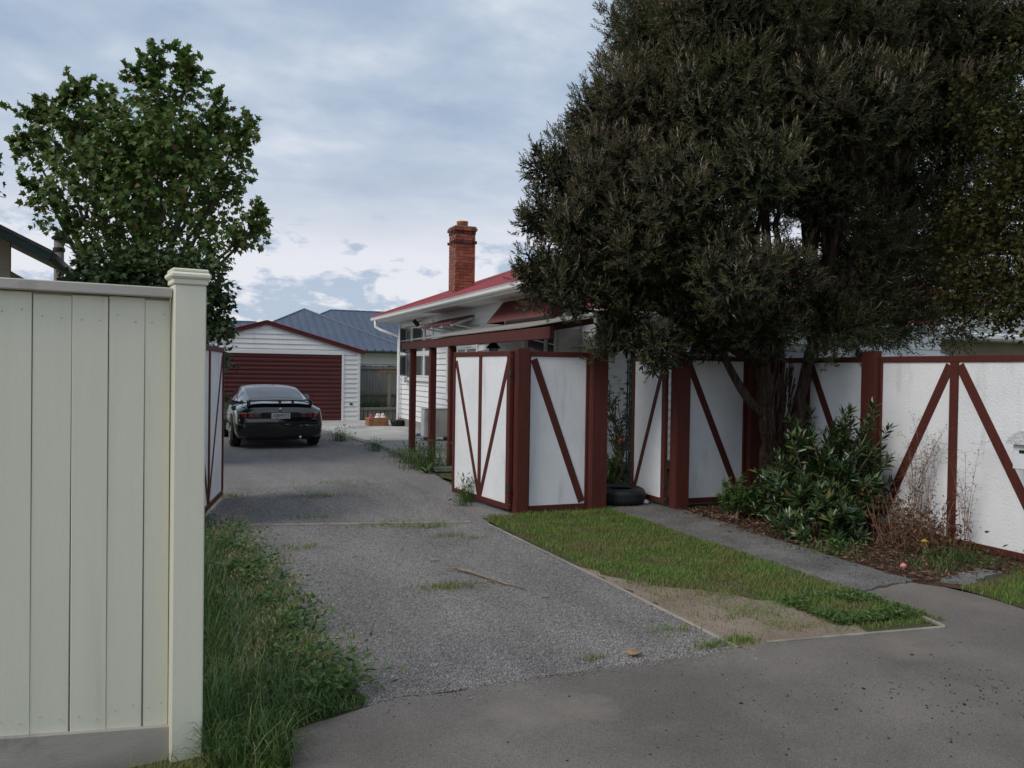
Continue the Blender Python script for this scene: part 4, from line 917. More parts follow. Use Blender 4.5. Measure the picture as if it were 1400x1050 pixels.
AKES= [(7.49, 7.24, 3.17, 0.51), (8.13, 7.19, 2.78, 0.48), (7.26, 7.21, 2.56, 0.42), (8.55, 7.12, 2.27, 0.31), (8.69, 7.09, 3.94, 0.53), (7.9, 7.17, 2.25, 0.3), (7.25, 7.44, 3.18, 0.51), (8.38, 7.64, 3.56, 0.55), (8.87, 7.11, 3.25, 0.44), (7.16, 7.79, 2.43, 0.44), (7.27, 7.1, 2.06, 0.25), (6.73, 6.99, 2.08, 0.24), (8.7, 7.31, 4.78, 0.62), (9.19, 7.0, 4.58, 0.53), (9.23, 7.74, 4.22, 0.52), (9.67, 7.54, 3.37, 0.52), (8.97, 7.72, 3.35, 0.52), (9.75, 7.28, 2.69, 0.42), (8.55, 7.77, 2.77, 0.46), (10.02, 7.41, 4.04, 0.47), (7.82, 7.41, 2.26, 0.35), (7.79, 7.87, 2.92, 0.5), (9.32, 7.46, 2.69, 0.37)]
MAPLE= [(-0.38, 15.02, 6.1, 0.42), (0.02, 14.86, 6.2, 0.32), (-1.57, 15.5, 5.8, 0.42), (-2.02, 15.68, 5.55, 0.39), (-2.26, 15.77, 5.18, 0.34), (-1.0, 15.26, 5.45, 0.71), (-0.2, 14.94, 5.4, 0.76), (0.42, 14.68, 5.53, 0.44), (0.79, 14.53, 5.29, 0.27), (-1.45, 15.43, 4.77, 0.71), (-0.65, 15.1, 4.53, 0.83), (0.26, 14.74, 4.67, 0.71), (0.73, 14.55, 4.8, 0.39), (-2.1, 15.69, 4.39, 0.32), (-1.84, 15.58, 4.03, 0.39), (-1.27, 15.34, 3.73, 0.44), (-0.53, 15.04, 3.68, 0.44), (0.43, 14.65, 3.76, 0.51), (1.0, 14.42, 3.93, 0.37), (1.19, 14.35, 4.08, 0.2), (-0.71, 16.44, 5.59, 0.8), (-0.59, 16.48, 4.55, 0.8), (-1.58, 16.79, 5.44, 0.67), (0.27, 16.04, 5.47, 0.53)]
MTIPS= [(-0.49, 14.86, 6.97), (0.01, 14.66, 6.79), (-0.77, 14.97, 6.51), (-1.66, 15.33, 6.28), (-2.27, 15.57, 6.03), (0.26, 14.55, 6.5), (0.6, 14.41, 6.18), (1.16, 14.17, 5.7), (-2.6, 15.69, 5.3), (0.86, 14.29, 5.66), (1.28, 14.09, 4.16), (-2.44, 15.63, 5.67), (-1.32, 15.19, 6.11), (-0.64, 14.92, 6.76), (-0.26, 14.77, 6.84), (0.15, 14.6, 6.65), (0.42, 14.48, 6.34), (-1.08, 15.09, 6.2), (-1.83, 15.39, 6.14), (-1.46, 15.24, 6.29), (-1.99, 15.46, 5.94), (0.94, 14.26, 5.51), (1.05, 14.21, 5.18), (-2.38, 15.61, 5.79), (-0.1, 14.7, 6.91), (-0.93, 15.03, 6.36), (0.69, 14.37, 5.96), (-2.54, 15.66, 5.0), (-2.43, 15.61, 4.58)]
HEDGE= [(-1.04, 14.48, 3.16, 0.49), (-0.39, 14.22, 3.09, 0.52), (-1.44, 14.64, 2.98, 0.33), (0.23, 13.96, 3.1, 0.46), (-0.71, 14.34, 2.87, 0.52), (-0.07, 14.08, 2.89, 0.58), (-0.98, 14.45, 2.87, 0.52), (-0.49, 14.25, 2.47, 0.58), (0.47, 13.86, 2.49, 0.35), (0.67, 13.77, 2.2, 0.19), (-1.44, 14.64, 2.63, 0.3), (0.05, 14.03, 2.31, 0.58), (0.47, 13.86, 2.78, 0.35), (-1.25, 14.55, 2.29, 0.52)]
YEL= [(7.68, 5.77, 4.07, 0.44), (7.59, 6.01, 3.3, 0.41), (7.75, 5.72, 2.98, 0.44), (7.62, 6.1, 2.64, 0.34), (7.79, 5.81, 2.32, 0.37), (7.67, 6.41, 3.07, 0.31), (7.56, 5.6, 3.51, 0.36), (7.77, 6.18, 4.5, 0.38), (7.83, 5.47, 2.59, 0.5), (7.96, 5.44, 3.88, 0.64), (8.31, 5.64, 4.85, 0.67), (7.66, 6.29, 2.35, 0.23)]

# ------------------------------------------------------------------ the big dark tree by the path
ake_base = (6.40, 7.62, 0)
tk = thing('akeake_tree', 'large dark purplish green tree with shaggy multi-stemmed trunk before the fence', 'tree', ake_base, world=True)
def limb(mb, P, r0, r1, n=10, seed=0, rough=.12):
    P = np.array(P); m = len(P); rad = np.linspace(r0, r1, m)*(1+np.random.default_rng(seed).normal(0, rough*.4, m)); mb.tube(P, rad, n)
tm = MB()
def shag(base, top, r0, r1, seed, n=16, m=14, b=None):
    """trunk with fluted, ragged section"""
    r = np.random.default_rng(seed); mid_ = b if b is not None else (np.array(base)+top)/2
    C = bez(base, mid_, top, m); C[1:-1] += r.normal(0, .012, (m-2, 3)); V = []; F = []
    ph = r.random(4)*6
    for i in range(m):
        f = i/(m-1); rr = r0+(r1-r0)*f + .07*math.exp(-f*9)
        for k in range(n):
            t = 2*math.pi*k/n
            w = 1+.16*math.sin(3*t+ph[0]+f*2.2)+.10*math.sin(5*t+ph[1]-f*3)+.06*math.sin(9*t+ph[2]+f*5)+r.normal(0, .035)
            V.append(C[i]+np.array((math.cos(t), math.sin(t), 0))*rr*w)
    for i in range(m-1):
        for k in range(n): F.append((i*n+k, i*n+(k+1) % n, (i+1)*n+(k+1) % n, (i+1)*n+k))
    tm.raw(V, F)
shag((6.33, 7.60, -.05), (6.22, 7.62, 1.75), .105, .08, 1, 26, 24)
shag((6.45, 7.64, -.05), (6.46, 7.72, 2.1), .09, .075, 2, 26, 24)
shag((6.52, 7.46, -.05), (6.74, 7.36, 2.15), .065, .055, 3, 20, 22, (6.50, 7.44, 1.1))
part('trunk', tm, 'bark', tk, True)
# strips of peeling bark
pb = MB()
for i in range(260):
    t = rng.uniform(-2.9, .2); h = rng.uniform(.1, 1.6); c = (6.32 if i % 2 else 6.46); rr = .118 if i % 2 else .10
    x, y = c+math.cos(t)*rr*(1.0-.1*h), 7.60+math.sin(t)*rr*(1.0-.1*h); L = rng.uniform(.10, .40); dx = rng.normal(0, .025)
    pb.beam((x, y, h), (x+math.cos(t)*.035+dx, y+math.sin(t)*.035, h+L), rng.uniform(.008, .022), .004, up=(math.cos(t), math.sin(t), 0))
part('peeling_bark', pb, 'bark', tk, kind='stuff')
lb = MB(); F1 = np.array((6.22, 7.62, 1.70)); F2 = np.array((6.46, 7.72, 2.05)); F3 = np.array((6.74, 7.36, 2.1))
limb(lb, bez((6.28, 7.6, 1.10), (5.95, 7.62, 1.25), (5.60, 7.7, 2.0), 8), .06, .04, 8, 5)
for j, (x, y, z, r_) in enumerate(AKE+AKES):
    e = np.array((x, y, z)); src = F3 if x > 6.5 else (F1 if x < 5.3 else F2)
    if z < 2.2 and x < 5.6: src = np.array((5.60, 7.7, 1.98))
    ctl = src*.45+e*.55; ctl[2] = max(src[2], e[2]*.8+src[2]*.2)+.1*((j % 3)-1)
    P = wander(bez(src, ctl, e, 9), .03, j); L = np.linalg.norm(e-src)
    limb(lb, P, .028+.013*L*.6, .010, 6, j)
    for k in range(4):
        a = P[4+k]; d = rdir(1)[0]; d[2] = abs(d[2])*.7; limb(lb, [a, a+d*r_*.5, a+d*r_*.85+np.array((0, 0, .06))], .010, .004, 5, k)
part('limbs', lb, 'bark', tk, True)
AKE2 = [(x, y, z, r_*(.93 if r_ < .7 else .97)) for x, y, z, r_ in AKE]
def puffs(lobes, per=11):
    out = []
    for (x, y, z, r_) in lobes:
        n = max(5, int(per*(r_/.5)**2)); i = np.arange(n)+.5; ph = np.arccos(1-2*i/n); th = math.pi*(1+5**.5)*i+x*3
        d = np.stack((np.cos(th)*np.sin(ph), np.sin(th)*np.sin(ph), np.cos(ph)), 1)+rng.normal(0, .10, (n, 3)); d = unit(d)
        for q in d:
            s_ = r_**.5*.235*rng.uniform(.75, 1.25); out.append((*(np.array((x, y, z))+q*(r_-s_*.55)*rng.uniform(.86, 1.08)*np.array((1, 1, .9))), s_))
    return out
PUF = puffs(AKE2)
P, D = lobe_points(PUF, 92, (.72, 1.04)); P2, D2 = lobe_points(AKE2, 26, (.70, .96)); P = np.vstack((P, P2)); D = np.vstack((D, D2)); ax = unit(D*.75+np.array((0, 0, .62))+rng.normal(0, .22, D.shape))
b, d, nn, L, Wd = shoots(P, ax, 14, .12, .056, .012, .85); vf = [lance(b, d, nn, L, Wd)]
# thin leafy sprays standing out of the clumps, new growth with highlights painted in
P, D = lobe_points(PUF, 52, (.94, 1.12)); kk = D[:, 2] > -.1+.6*rng.random(len(D)); P, D = P[kk], D[kk]; ax = unit(D*.6+np.array((0, 0, .8))+rng.normal(0, .25, D.shape))
b, d, nn, L, Wd = shoots(P, ax, 11, .15, .058, .0115, .55); tipvf = [lance(b, d, nn, L, Wd)]
P, D = lobe_points(AKES, 135, (.2, 1.15)); ax = unit(D*.8+np.array((0, 0, .25))+rng.normal(0, .4, D.shape))
b, d, nn, L, Wd = shoots(P, ax, 12, .2, .07, .014, .8); vf.append(lance(b, d, nn, L, Wd))
part('crown', tri_mesh('crown', vf, 'akeake', ake_base), None, tk, kind='stuff')
part('lit_new_growth', tri_mesh('lit_new_growth', tipvf, 'akeake_lit_tip', ake_base), None, tk, kind='stuff')
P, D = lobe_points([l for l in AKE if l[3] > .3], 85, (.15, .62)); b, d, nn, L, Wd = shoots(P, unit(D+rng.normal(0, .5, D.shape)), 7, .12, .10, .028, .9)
part('inner_shade_leaves', tri_mesh('inner_shade_leaves', [lance(b, d, nn, L, Wd)], 'akeake_shade', ake_base), None, tk, kind='stuff')  # dark leaves added inside the crown to block light and deepen its shade
# ------------------------------------------------------------------ maple on the far left
mp_base = (-.75, 15.3, 0)
mt = thing('maple_tree', 'broad leaved green maple with upright shoots standing behind the cream fence', 'tree', mp_base, world=True)
lb = MB(); src = np.array((-.7, 15.3, 2.3)); limb(lb, wander(bez((-.75, 15.3, -.05), (-.8, 15.3, 1.2), src, 8), .02, 3), .17, .12, 12, 1); part('trunk', lb, 'bark_grey', mt, True)
lb = MB()
for j, (x, y, z, r_) in enumerate(MAPLE):
    e = np.array((x, y, z)); ctl = src*.5+e*.5+np.array((0, 0, -.1)); ctl[0] += (x+.7)*.12; P = wander(bez(src, ctl, e, 9), .03, 40+j); limb(lb, P, .055, .012, 6, j)
    for k in range(5):
        a = P[4+(k % 5)]; dd = rdir(1)[0]; dd[2] = abs(dd[2])+.3; limb(lb, [a, a+dd*r_*.5, a+dd*r_*.9], .010, .004, 5, k)
tipP = []; tipD = []
for (x, y, z) in MTIPS:
    e = np.array((x, y, z)); b0 = min(MAPLE, key=lambda l: np.linalg.norm(e-np.array(l[:3]))-l[3]); s0 = np.array(b0[:3]); P = bez(s0, s0*.4+e*.6+np.array((0, 0, .1)), e, 12); limb(lb, P, .014, .004, 5)
    for q in P[3:]:
        for _ in range(4): tipP.append(q+rng.normal(0, .02, 3)); tipD.append(unit((e-s0)*.3+rng.normal(0, 1, 3)*np.array((1, 1, .6))))
    for k in range(3):
        q0 = P[4+2*k]; dd = unit(rng.normal(0, 1, 3)*np.array((1, 1, .3))+np.array((0, 0, .9))); q1 = q0+dd*rng.uniform(.18, .38); limb(lb, [q0, q1], .006, .003, 4)
        for q in np.linspace(q0, q1, 6)[1:]:
            for _ in range(3): tipP.append(q+rng.normal(0, .015, 3)); tipD.append(unit(dd*.3+rng.normal(0, 1, 3)))
part('limbs', lb, 'bark_grey', mt, True)
def mleaves(lobes, per, size, shell, gap=None):
    P, D = lobe_points(lobes, per, shell); n = len(P); d = unit(D*.5+rng.normal(0, .55, (n, 3))+np.array((0, 0, -.25))); nm = unit(D*.4+np.array((0, 0, .8))+rng.normal(0, .45, (n, 3)))
    if gap is not None:
        g_ = np.sin(P[:, 0]*6.3+P[:, 2]*2)*np.sin(P[:, 2]*6.9+1)*np.sin(P[:, 1]*5.1+P[:, 0]*2)+.35*np.sin(P[:, 0]*13+P[:, 2]*9); k_ = g_ > gap; P, d, nm = P[k_], d[k_], nm[k_]; n = len(P)
    return lobed(P, d, nm, size*rng.uniform(.6, 1.3, n))
vf = [mleaves(MAPLE, 122, .098, (.62, 1.16), -.30), mleaves(MAPLE, 60, .10, (.25, .70), -.25)]
tp = np.array(tipP); td = np.array(tipD); vf.append(lobed(tp, td, unit(np.array((0, 0, .8))+rng.normal(0, .5, td.shape)), .10*rng.uniform(.7, 1.2, len(tp))))
part('crown', tri_mesh('crown', vf, 'maple', mp_base), None, mt, kind='stuff')
hb = (-.3, 14.1, 0)
hg = thing('tall_shrub', 'dense dark green tall shrub growing under the maple', 'shrub', hb, world=True)
lb = MB()
for j, (x, y, z, r_) in enumerate(HEDGE): limb(lb, wander(bez((-.3+.05*j-.2, 14.1+.03*(j % 4), -.05), (x*.6-.15, 14.1, 1.0), (x, y, z), 8), .03, j), .04, .012, 6, j)
part('stems', lb, 'bark_grey', hg, True)
low = [(-1.3+.42*i, 14.15+.1*(i % 3), .9+.5*(i % 2), .55) for i in range(5)]+[(-1.2+.4*i, 14.2, 1.7, .5) for i in range(5)]
vf = [mleaves(HEDGE, 260, .08, (.4, 1.05)), mleaves(low, 60, .09, (.5, 1.05))]
part('foliage', tri_mesh('foliage', vf, 'hedge', hb), None, hg, kind='stuff')
# sprig of another tree at the far left
sb = (-3.6, 13.5, 0)
st = thing('background_tree', 'pale green tree whose leafy branch tips show beyond the outbuilding', 'tree', sb, world=True)
lb = MB(); limb(lb, bez((-3.6, 13.5, -.05), (-3.6, 13.5, 2), (-3.3, 13.5, 4.0), 8), .12, .06, 10); SPR = [(-3.6, 13.5, 4.3, .7), (-4.2, 13.6, 4.6, .7), (-3.0, 13.4, 4.25, .40), (-2.52, 13.3, 4.0, .25), (-2.45, 13.3, 4.35, .16), (-3.4, 13.4, 5.1, .6)]
for j, l in enumerate(SPR): limb(lb, wander(bez((-3.4, 13.5, 3.4), (-3.3, 13.5, 4), l[:3], 6), .03, j), .03, .01, 6)
part('trunk', lb, 'bark_grey', st, True)
part('crown', tri_mesh('crown', [mleaves(SPR, 70, .09, (.4, 1.05))], 'hedge', sb), None, st, kind='stuff')
# ------------------------------------------------------------------ yellowing tree behind the return fence
yb = (8.35, 5.75, 0)
yt = thing('yellowing_tree', 'tree with yellow green and orange leaves behind the white return fence', 'tree', yb, world=True)
lb = MB(); limb(lb, wander(bez(yb, (8.4, 5.8, 1.5), (8.25, 5.7, 2.8), 8), .02, 8), .11, .07, 10)
for j, (x, y, z, r_) in enumerate(YEL): limb(lb, wander(bez((8.28, 5.72, 2.2), (8.1, 5.8, (2.4+z)/2+.3), (x, y, z), 8), .03, 70+j), .035, .010, 6)
part('trunk', lb, 'bark_grey', yt, True)
vf = [mleaves(YEL, 420, .042, (.25, 1.08))]
part('crown', tri_mesh('crown', vf, 'yel', yb), None, yt, kind='stuff')
# ------------------------------------------------------------------ shrubs along the fence
def whorl_shrub(name, label, base, stems, mat, L, Wd, nl, cat='shrub', group=None, smat='twig', every=3):
    r = thing(name, label, cat, base, world=True, group=group); sm = MB(); C = []; A_ = []
    for (x, y, z) in stems:
        e = np.array((x, y, z)); s0 = np.array(base)+np.array((rng.normal(0, .06), rng.normal(0, .06), -.03)); m_ = s0*.5+e*.5+np.array((0, 0, .18*z))
        P = bez(s0, m_, e, 8); sm.tube(P, np.linspace(.012, .004, 8), 5)
        for q in range(every): C.append(P[-1-q]); A_.append(unit(P[-1]-P[-3]+np.array((0, 0, .10))+rng.normal(0, .03, 3)))
    part('stems', sm, smat, r, True); C = np.array(C); A_ = np.array(A_)
    b, d, nn, l_, w_ = shoots(C, A_, nl, .09, L, Wd, 1.15); part('leaves', tri_mesh('leaves', [lance(b, d, nn, l_, w_, .12)], mat, base), None, r, kind='stuff')
    return r
def dome(cx, cy, z0, rx, ry, rz, n):
    d = rdir(n); d[:, 2] = np.abs(d[:, 2]); f = rng.uniform(.55, 1.0, n)
    return [(cx+d[i, 0]*rx*f[i], cy+d[i, 1]*ry*f[i], z0+d[i, 2]*rz*f[i]) for i in range(n)]
st1 = dome(6.12, 6.70, .12, .55, .55, .98, 150)+dome(6.35, 6.40, .2, .35, .35, 1.02, 70)+[(6.42, 6.25, 1.22), (6.5, 6.3, 1.12), (6.3, 6.5, 1.15), (6.40, 6.05, 1.02), (6.25, 6.9, 1.12), (6.1, 7.0, 1.05)]
whorl_shrub('laurel_shrub', 'large glossy dark green shrub with whorled leaves against the fence', (6.20, 6.62, .01), st1, 'laurel', .115, .030, 11)
st2 = dome(5.78, 6.25, .05, .34, .42, .48, 80)
whorl_shrub('laurel_shrub', 'low bright green shrub spilling towards the path in front of the glossy shrub', (5.80, 6.25, .01), st2, 'laurel', .13, .034, 10)
st3 = dome(5.72, 7.45, .05, .22, .22, .40, 45)
whorl_shrub('small_shrub', 'small yellowish green shrub at the foot of the tree trunk', (5.72, 7.45, .01), st3, 'weed', .055, .022, 12)
st4 = dome(5.95, 7.05, .04, .25, .35, .5, 60)
whorl_shrub('small_shrub', 'dark leafy sucker growth around the foot of the tree', (5.95, 7.05, .01), st4, 'laurel', .085, .026, 11)
# dead brown shrub
db = (6.38, 5.62, .01)
r = thing('dead_shrub', 'dead brown shrub of tangled dry stems beside the glossy shrub', 'shrub', db, world=True); sm = MB(); C = []
for i in range(130):
    a = rng.uniform(0, 6.28); h = rng.uniform(.18, .60)*(1 if i % 3 else .5); sp = rng.uniform(.05, .36)
    s0 = np.array(db)+np.array((rng.normal(0, .12), rng.normal(0, .18), 0)); e = s0+np.array((math.cos(a)*sp*.8, math.sin(a)*sp, h*.85)); 
    if e[0] > 6.70: e[0] = 6.70-rng.random()*.05
    m_ = (s0+e)/2+rng.normal(0, .07, 3); P = bez(s0, m_, e, 6); P[:, 2] = np.maximum(P[:, 2], .02); sm.tube(P, np.linspace(.005, .0018, 6), 4); C += [P[3], P[4], P[5]]
part('stems', sm, 'dead_stem', r, kind='stuff'); C = np.array(C); C = np.repeat(C, 3, 0)+rng.normal(0, .05, (len(C)*3, 3)); C[:, 2] = np.clip(C[:, 2], .03, .62); C[:, 0] = np.minimum(C[:, 0], 6.70)
part('leaves', tri_mesh('leaves', [lance(C, rdir(len(C)), rdir(len(C)), rng.uniform(.025, .07, len(C)), rng.uniform(.01, .025, len(C)))], 'dead_leaf', db), None, r, kind='stuff')
# dry creeper against the sheet and a dry seed stalk
def dry_stalk(base, label, n, h, spread, xs, seed, dens=5):
    r = thing('dry_weed', label, 'weed', base, world=True, group='dry weeds against the white fence'); r_ = np.random.default_rng(seed); sm = MB(); C = []
    for i in range(n):
        dy = r_.normal(0, spread); e = np.array((xs+r_.uniform(-.05, .0), base[1]+dy, h*r_.uniform(.55, 1.0))); s0 = np.array(base)+np.array((0, r_.normal(0, .03 if n < 12 else .14), 0))
        P = bez(s0, (s0+e)/2+np.array((0, -dy*.25, h*.12)), e, 9); sm.tube(P, np.linspace(.0034, .0010, 9), 4)
        for k in range(3, 9):
            for _ in range(dens//2):
                d = r_.normal(0, 1, 3)*np.array((.15, 1, .8)); d[2] = abs(d[2]); d = unit(d); q = P[k]+d*r_.uniform(.03, .10); q[0] = min(q[0], 6.715); sm.tube([P[k], q], .0009, 3); C += [q, q+r_.normal(0, .008, 3)]
    part('stems', sm, 'dead_stem', r, kind='stuff'); C = np.array(C); C[:, 0] = np.minimum(C[:, 0], 6.715); m_ = len(C)
    part('seed_heads', tri_mesh('seed_heads', [lance(C, unit(r_.normal(0, 1, (m_, 3))), unit(r_.normal(0, 1, (m_, 3))), r_.uniform(.008, .02, m_), r_.uniform(.005, .011, m_))], 'dead_leaf', base), None, r, kind='stuff')
dry_stalk((6.62, 5.30, .01), 'thin dry seed stalk standing against the white fence by the letterbox', 7, 1.02, .17, 6.66, 4, 6)
dry_stalk((6.62, 5.84, .01), 'matted dry brown creeper clinging to the white panel above the dead shrub', 24, 1.20, .16, 6.70, 5, 6)
# rose behind the path opening
rb = (5.72, 10.0, .02)
r = thing('rose_bush', 'straggly rose bush with white flowers and one orange bloom behind the path', 'rose', rb, world=True); sm = MB(); C = []; tips = []
for i in range(16):
    a = rng.uniform(0, 6.28); h = rng.uniform(.8, 1.65); e = np.array(rb)+np.array((math.cos(a)*.40, math.sin(a)*.4, h)); P = wander(bez(rb, np.array(rb)+np.array((0, 0, h*.7)), e, 9), .02, i); sm.tube(P, np.linspace(.011, .004, 9), 5); tips.append(e)
    for k in range(3, 9):
        d = rdir(1)[0]; d[2] = abs(d[2]); q = P[k]+d*.16; sm.tube([P[k], q], .003, 4); C += list(np.linspace(P[k], q, 5)[1:])
part('stems', sm, 'twig', r, True); C = np.array(C); C = np.repeat(C, 2, 0); n = len(C)
part('leaves', tri_mesh('leaves', [lance(C+rng.normal(0, .012, C.shape), rdir(n), rdir(n), rng.uniform(.03, .055, n), rng.uniform(.02, .035, n))], 'rose_leaf', rb), None, r, kind='stuff')
def flower(c, mat, parent, s_=.05):
    mb = MB(); VF = []
    for ring, (k, tilt, sc) in enumerate(((6, .25, 1), (5, .8, .8), (4, 1.2, .6))):
        for i in range(k):
            t = 6.283*i/k+ring*.5; d = np.array((math.cos(t)*math.cos(tilt), math.sin(t)*math.cos(tilt), math.sin(tilt))); sd = np.array((-math.sin(t), math.cos(t), 0)); L = s_*sc; p = np.array(c)
            mb.raw([p, p+d*L*.6+sd*L*.45, p+d*L+sd*L*.25, p+d*L-sd*L*.25, p+d*L*.6-sd*L*.45], [(0, 1, 2, 3, 4)])
    part('flower', mb, mat, parent)
for c in ((5.50, 9.8, 1.53), (5.57, 9.8, 1.48), (5.75, 9.75, 1.33), (5.82, 9.8, .98), (5.62, 9.9, 1.28), (5.66, 9.9, 1.02)): flower(c, 'petal_white', r, .055)
flower((5.60, 9.8, .66), 'petal_orange', r, .06)
whorl_shrub('small_shrub', 'leafy green shrub behind the fence beside the tyre', (5.36, 9.75, .02), dome(5.40, 9.75, .05, .22, .25, .45, 55), 'weed', .05, .022, 12)
# ------------------------------------------------------------------ grasses
def blades(name, X, Y, H, Wd, lean, mat, z0=.004, seg=3, droop=.5, zfun=None):
    n = len(X); th = rng.random(n)*6.283; ld = np.stack((np.cos(th), np.sin(th)), 1)*(lean*rng.uniform(.3, 1.2, n))[:, None]; sd = np.stack((-np.sin(th+rng.normal(0, .5, n)), np.cos(th), np.zeros(n)), 1); sd = unit(sd)
    zb = np.full(n, z0) if zfun is None else zfun
    Vs = []
    for i in range(seg):
        f = i/seg; w_ = Wd*(1-f*.75); c = np.stack((X+ld[:, 0]*H*f**1.6, Y+ld[:, 1]*H*f**1.6, zb+H*(f-droop*lean*f*f*f*.6)), 1); Vs += [c-sd*w_[:, None]*.5, c+sd*w_[:, None]*.5]
    Vs.append(np.stack((X+ld[:, 0]*H, Y+ld[:, 1]*H, zb+H*(1-droop*lean*.8)), 1)); V = np.stack(Vs, 1); m = 2*seg+1; k = np.arange(n)[:, None]*m; tri = []
    for i in range(seg-1): tri += [(2*i, 2*i+1, 2*i+3), (2*i, 2*i+3, 2*i+2)]
    tri.append((2*seg-2, 2*seg-1, 2*seg))
    return V.reshape(-1, 3), (k+np.array(tri).reshape(1, -1)).reshape(-1)
def stuff(name, vf, mat, label, cat):
    o = link(bpy.data.objects.new(name, tri_mesh(name, vf, mat))); return tag(o, label, cat, kind='stuff')
# lawn strip
n = 90000; X = rng.uniform(3.06, 4.70, n); Y = rng.uniform(3.8, 8.40, n)
wb = wob(X, Y, 2.2)+.9*wob(X, Y, 6.5, 3)
dirtd = np.minimum(1, np.hypot((X-3.30-.10*(5.6-Y)*.0)/1.0, (Y-4.75)/1.35))
dens = np.ones(n)*.95
inD = ((X-3.05)*1.0+(Y-4.0)*.42+wb*.16 < .60) & (Y < 5.5); dens = np.where(inD, .05, dens)
edgeb = np.abs((X-3.05)+(Y-4.0)*.42+wb*.16-.74) < .22; dens = np.where(edgeb & (Y < 5.7), .45, dens)
dens = np.where((X < 3.14+.06*wb) & (Y < 5.6), .12, dens); dens = np.where((X < 3.10+.05*wb), dens*.4, dens); dens *= np.clip(.75+.5*wob(X, Y, 5, 2), .15, 1)
dens = np.where((Y < 3.90+.10*np.clip((4.3-X), 0, 1)-.1*np.clip(X-4.2, 0, 1)+.03*wb), .04, dens); dens = np.where(Y < 3.82, 0, dens); dens = np.where(X > 4.67+.035*wb, .0, dens)
k = rng.random(n) < dens; X, Y, wb = X[k], Y[k], np.clip(wb[k], -1, 1); H = rng.uniform(.016, .055, len(X))*(1+.4*wb)+.012*(Y > 8.1)
stuff('lawn_grass', [blades('g', X, Y, H, rng.uniform(.0028, .005, len(X)), np.full(len(X), .75), 'grass', seg=2)], 'grass', 'short patchy green and yellowing grass of the lawn strip', 'grass')
# clover-ish low weeds in the tip of the lawn and grass right of the path end
n = 5200; X = rng.uniform(3.9, 4.62, n); Y = rng.uniform(3.92, 4.6, n); k = (wob(X, Y, 4, 1) > -.1) & (Y > 3.98+.15*(4.6-X)*.2); X, Y = X[k], Y[k]; n = len(X)
B = np.stack((X, Y, rng.uniform(.01, .045, n)), 1); d = rdir(n); d[:, 2] = np.abs(d[:, 2])*.3
stuff('clover', [lance(B, d, np.tile((0, 0, 1.), (n, 1))+rng.normal(0, .3, (n, 3)), rng.uniform(.018, .035, n), rng.uniform(.012, .022, n), .05)], 'weed', 'low clover and leafy weeds in the point of the lawn', 'weeds')
n = 26000; X = rng.uniform(5.40, 8.0, n); Y = rng.uniform(3.3, 4.75, n); k = (Y > 3.74-.05*(X-5.4)+.04*wob(X, Y, 3)) & (Y < 4.42+.28*np.clip(X-5.45, 0, .9)-.12*np.clip(wob(X, Y, 3), 0, 1)) & ~((X < 6.25) & (Y > 4.40+.12*(X-5.5)) & (X > 5.5)) & (X > 5.43+.02*wob(X, Y, 5))
X, Y = X[k], Y[k]; stuff('verge_grass', [blades('g', X, Y, rng.uniform(.025, .075, len(X)), rng.uniform(.003, .0055, len(X)), np.full(len(X), .7), 'grass', z0=.014, seg=2)], 'grass', 'green verge grass beside the asphalt below the letterbox', 'grass')
# long grass and weeds along the left edge of the drive
n = 15000; Y = 3.25+rng.random(n)**1.35*6.4; edge = np.interp(Y, [3.2, 3.66, 3.84, 4.5, 5.6, 7.8, 9.0, 10], [.42, .46, .88, .78, .70, .56, .40, .32]); X = rng.uniform(-.45, 1.0, n)*1.0
k = (X < edge+.05*wob(X, Y, 3)) & ~((X < .13) & (Y < 3.75) & (Y > 3.45)) & ~((X < .12) & (Y > 3.4) & (Y < 3.9)) & ~((X < -.04) & (Y > 3.3) & (Y < 3.9)); X, Y, edge = X[k], Y[k], edge[k]
d_e = np.clip((edge-X)/.35, .15, 1); H = rng.uniform(.07, .30, len(X))*d_e*np.where(Y < 3.62, .35, 1); L_ = rng.uniform(.3, 1.1, len(X))
stuff('long_grass', [blades('g', X, Y, H, rng.uniform(.004, .0085, len(X)), L_, 'long_grass', seg=4, droop=.75)], 'long_grass', 'long arching grass between the cream fence and the gravel', 'grass')
n = 5200; Y = rng.uniform(3.30, 4.2, n); X = rng.uniform(.12, .88, n); k = (X < np.interp(Y, [3.3, 3.66, 3.84, 4.2], [.43, .47, .84, .80])+.03*wob(X, Y, 5)); X, Y = X[k], Y[k]; n = len(X); H = rng.uniform(.08, .30, n)*np.clip((.95-X)/.6, .25, 1)
stuff('long_grass', [blades('g', X, Y, H, rng.uniform(.004, .008, n), rng.uniform(.4, 1.2, n), 'g', seg=4, droop=.8)], 'long_grass', 'lush arching grass in the corner of fence post and asphalt', 'grass')
n = 3000; Y = rng.uniform(3.2, 3.46, n); X = rng.uniform(-1.1, .38, n); stuff('verge_grass', [blades('g', X, Y, rng.uniform(.03, .11, n), rng.uniform(.003, .006, n), np.full(n, .8), 'g', seg=3)], 'grass', 'short verge grass at the foot of the cream fence', 'grass')
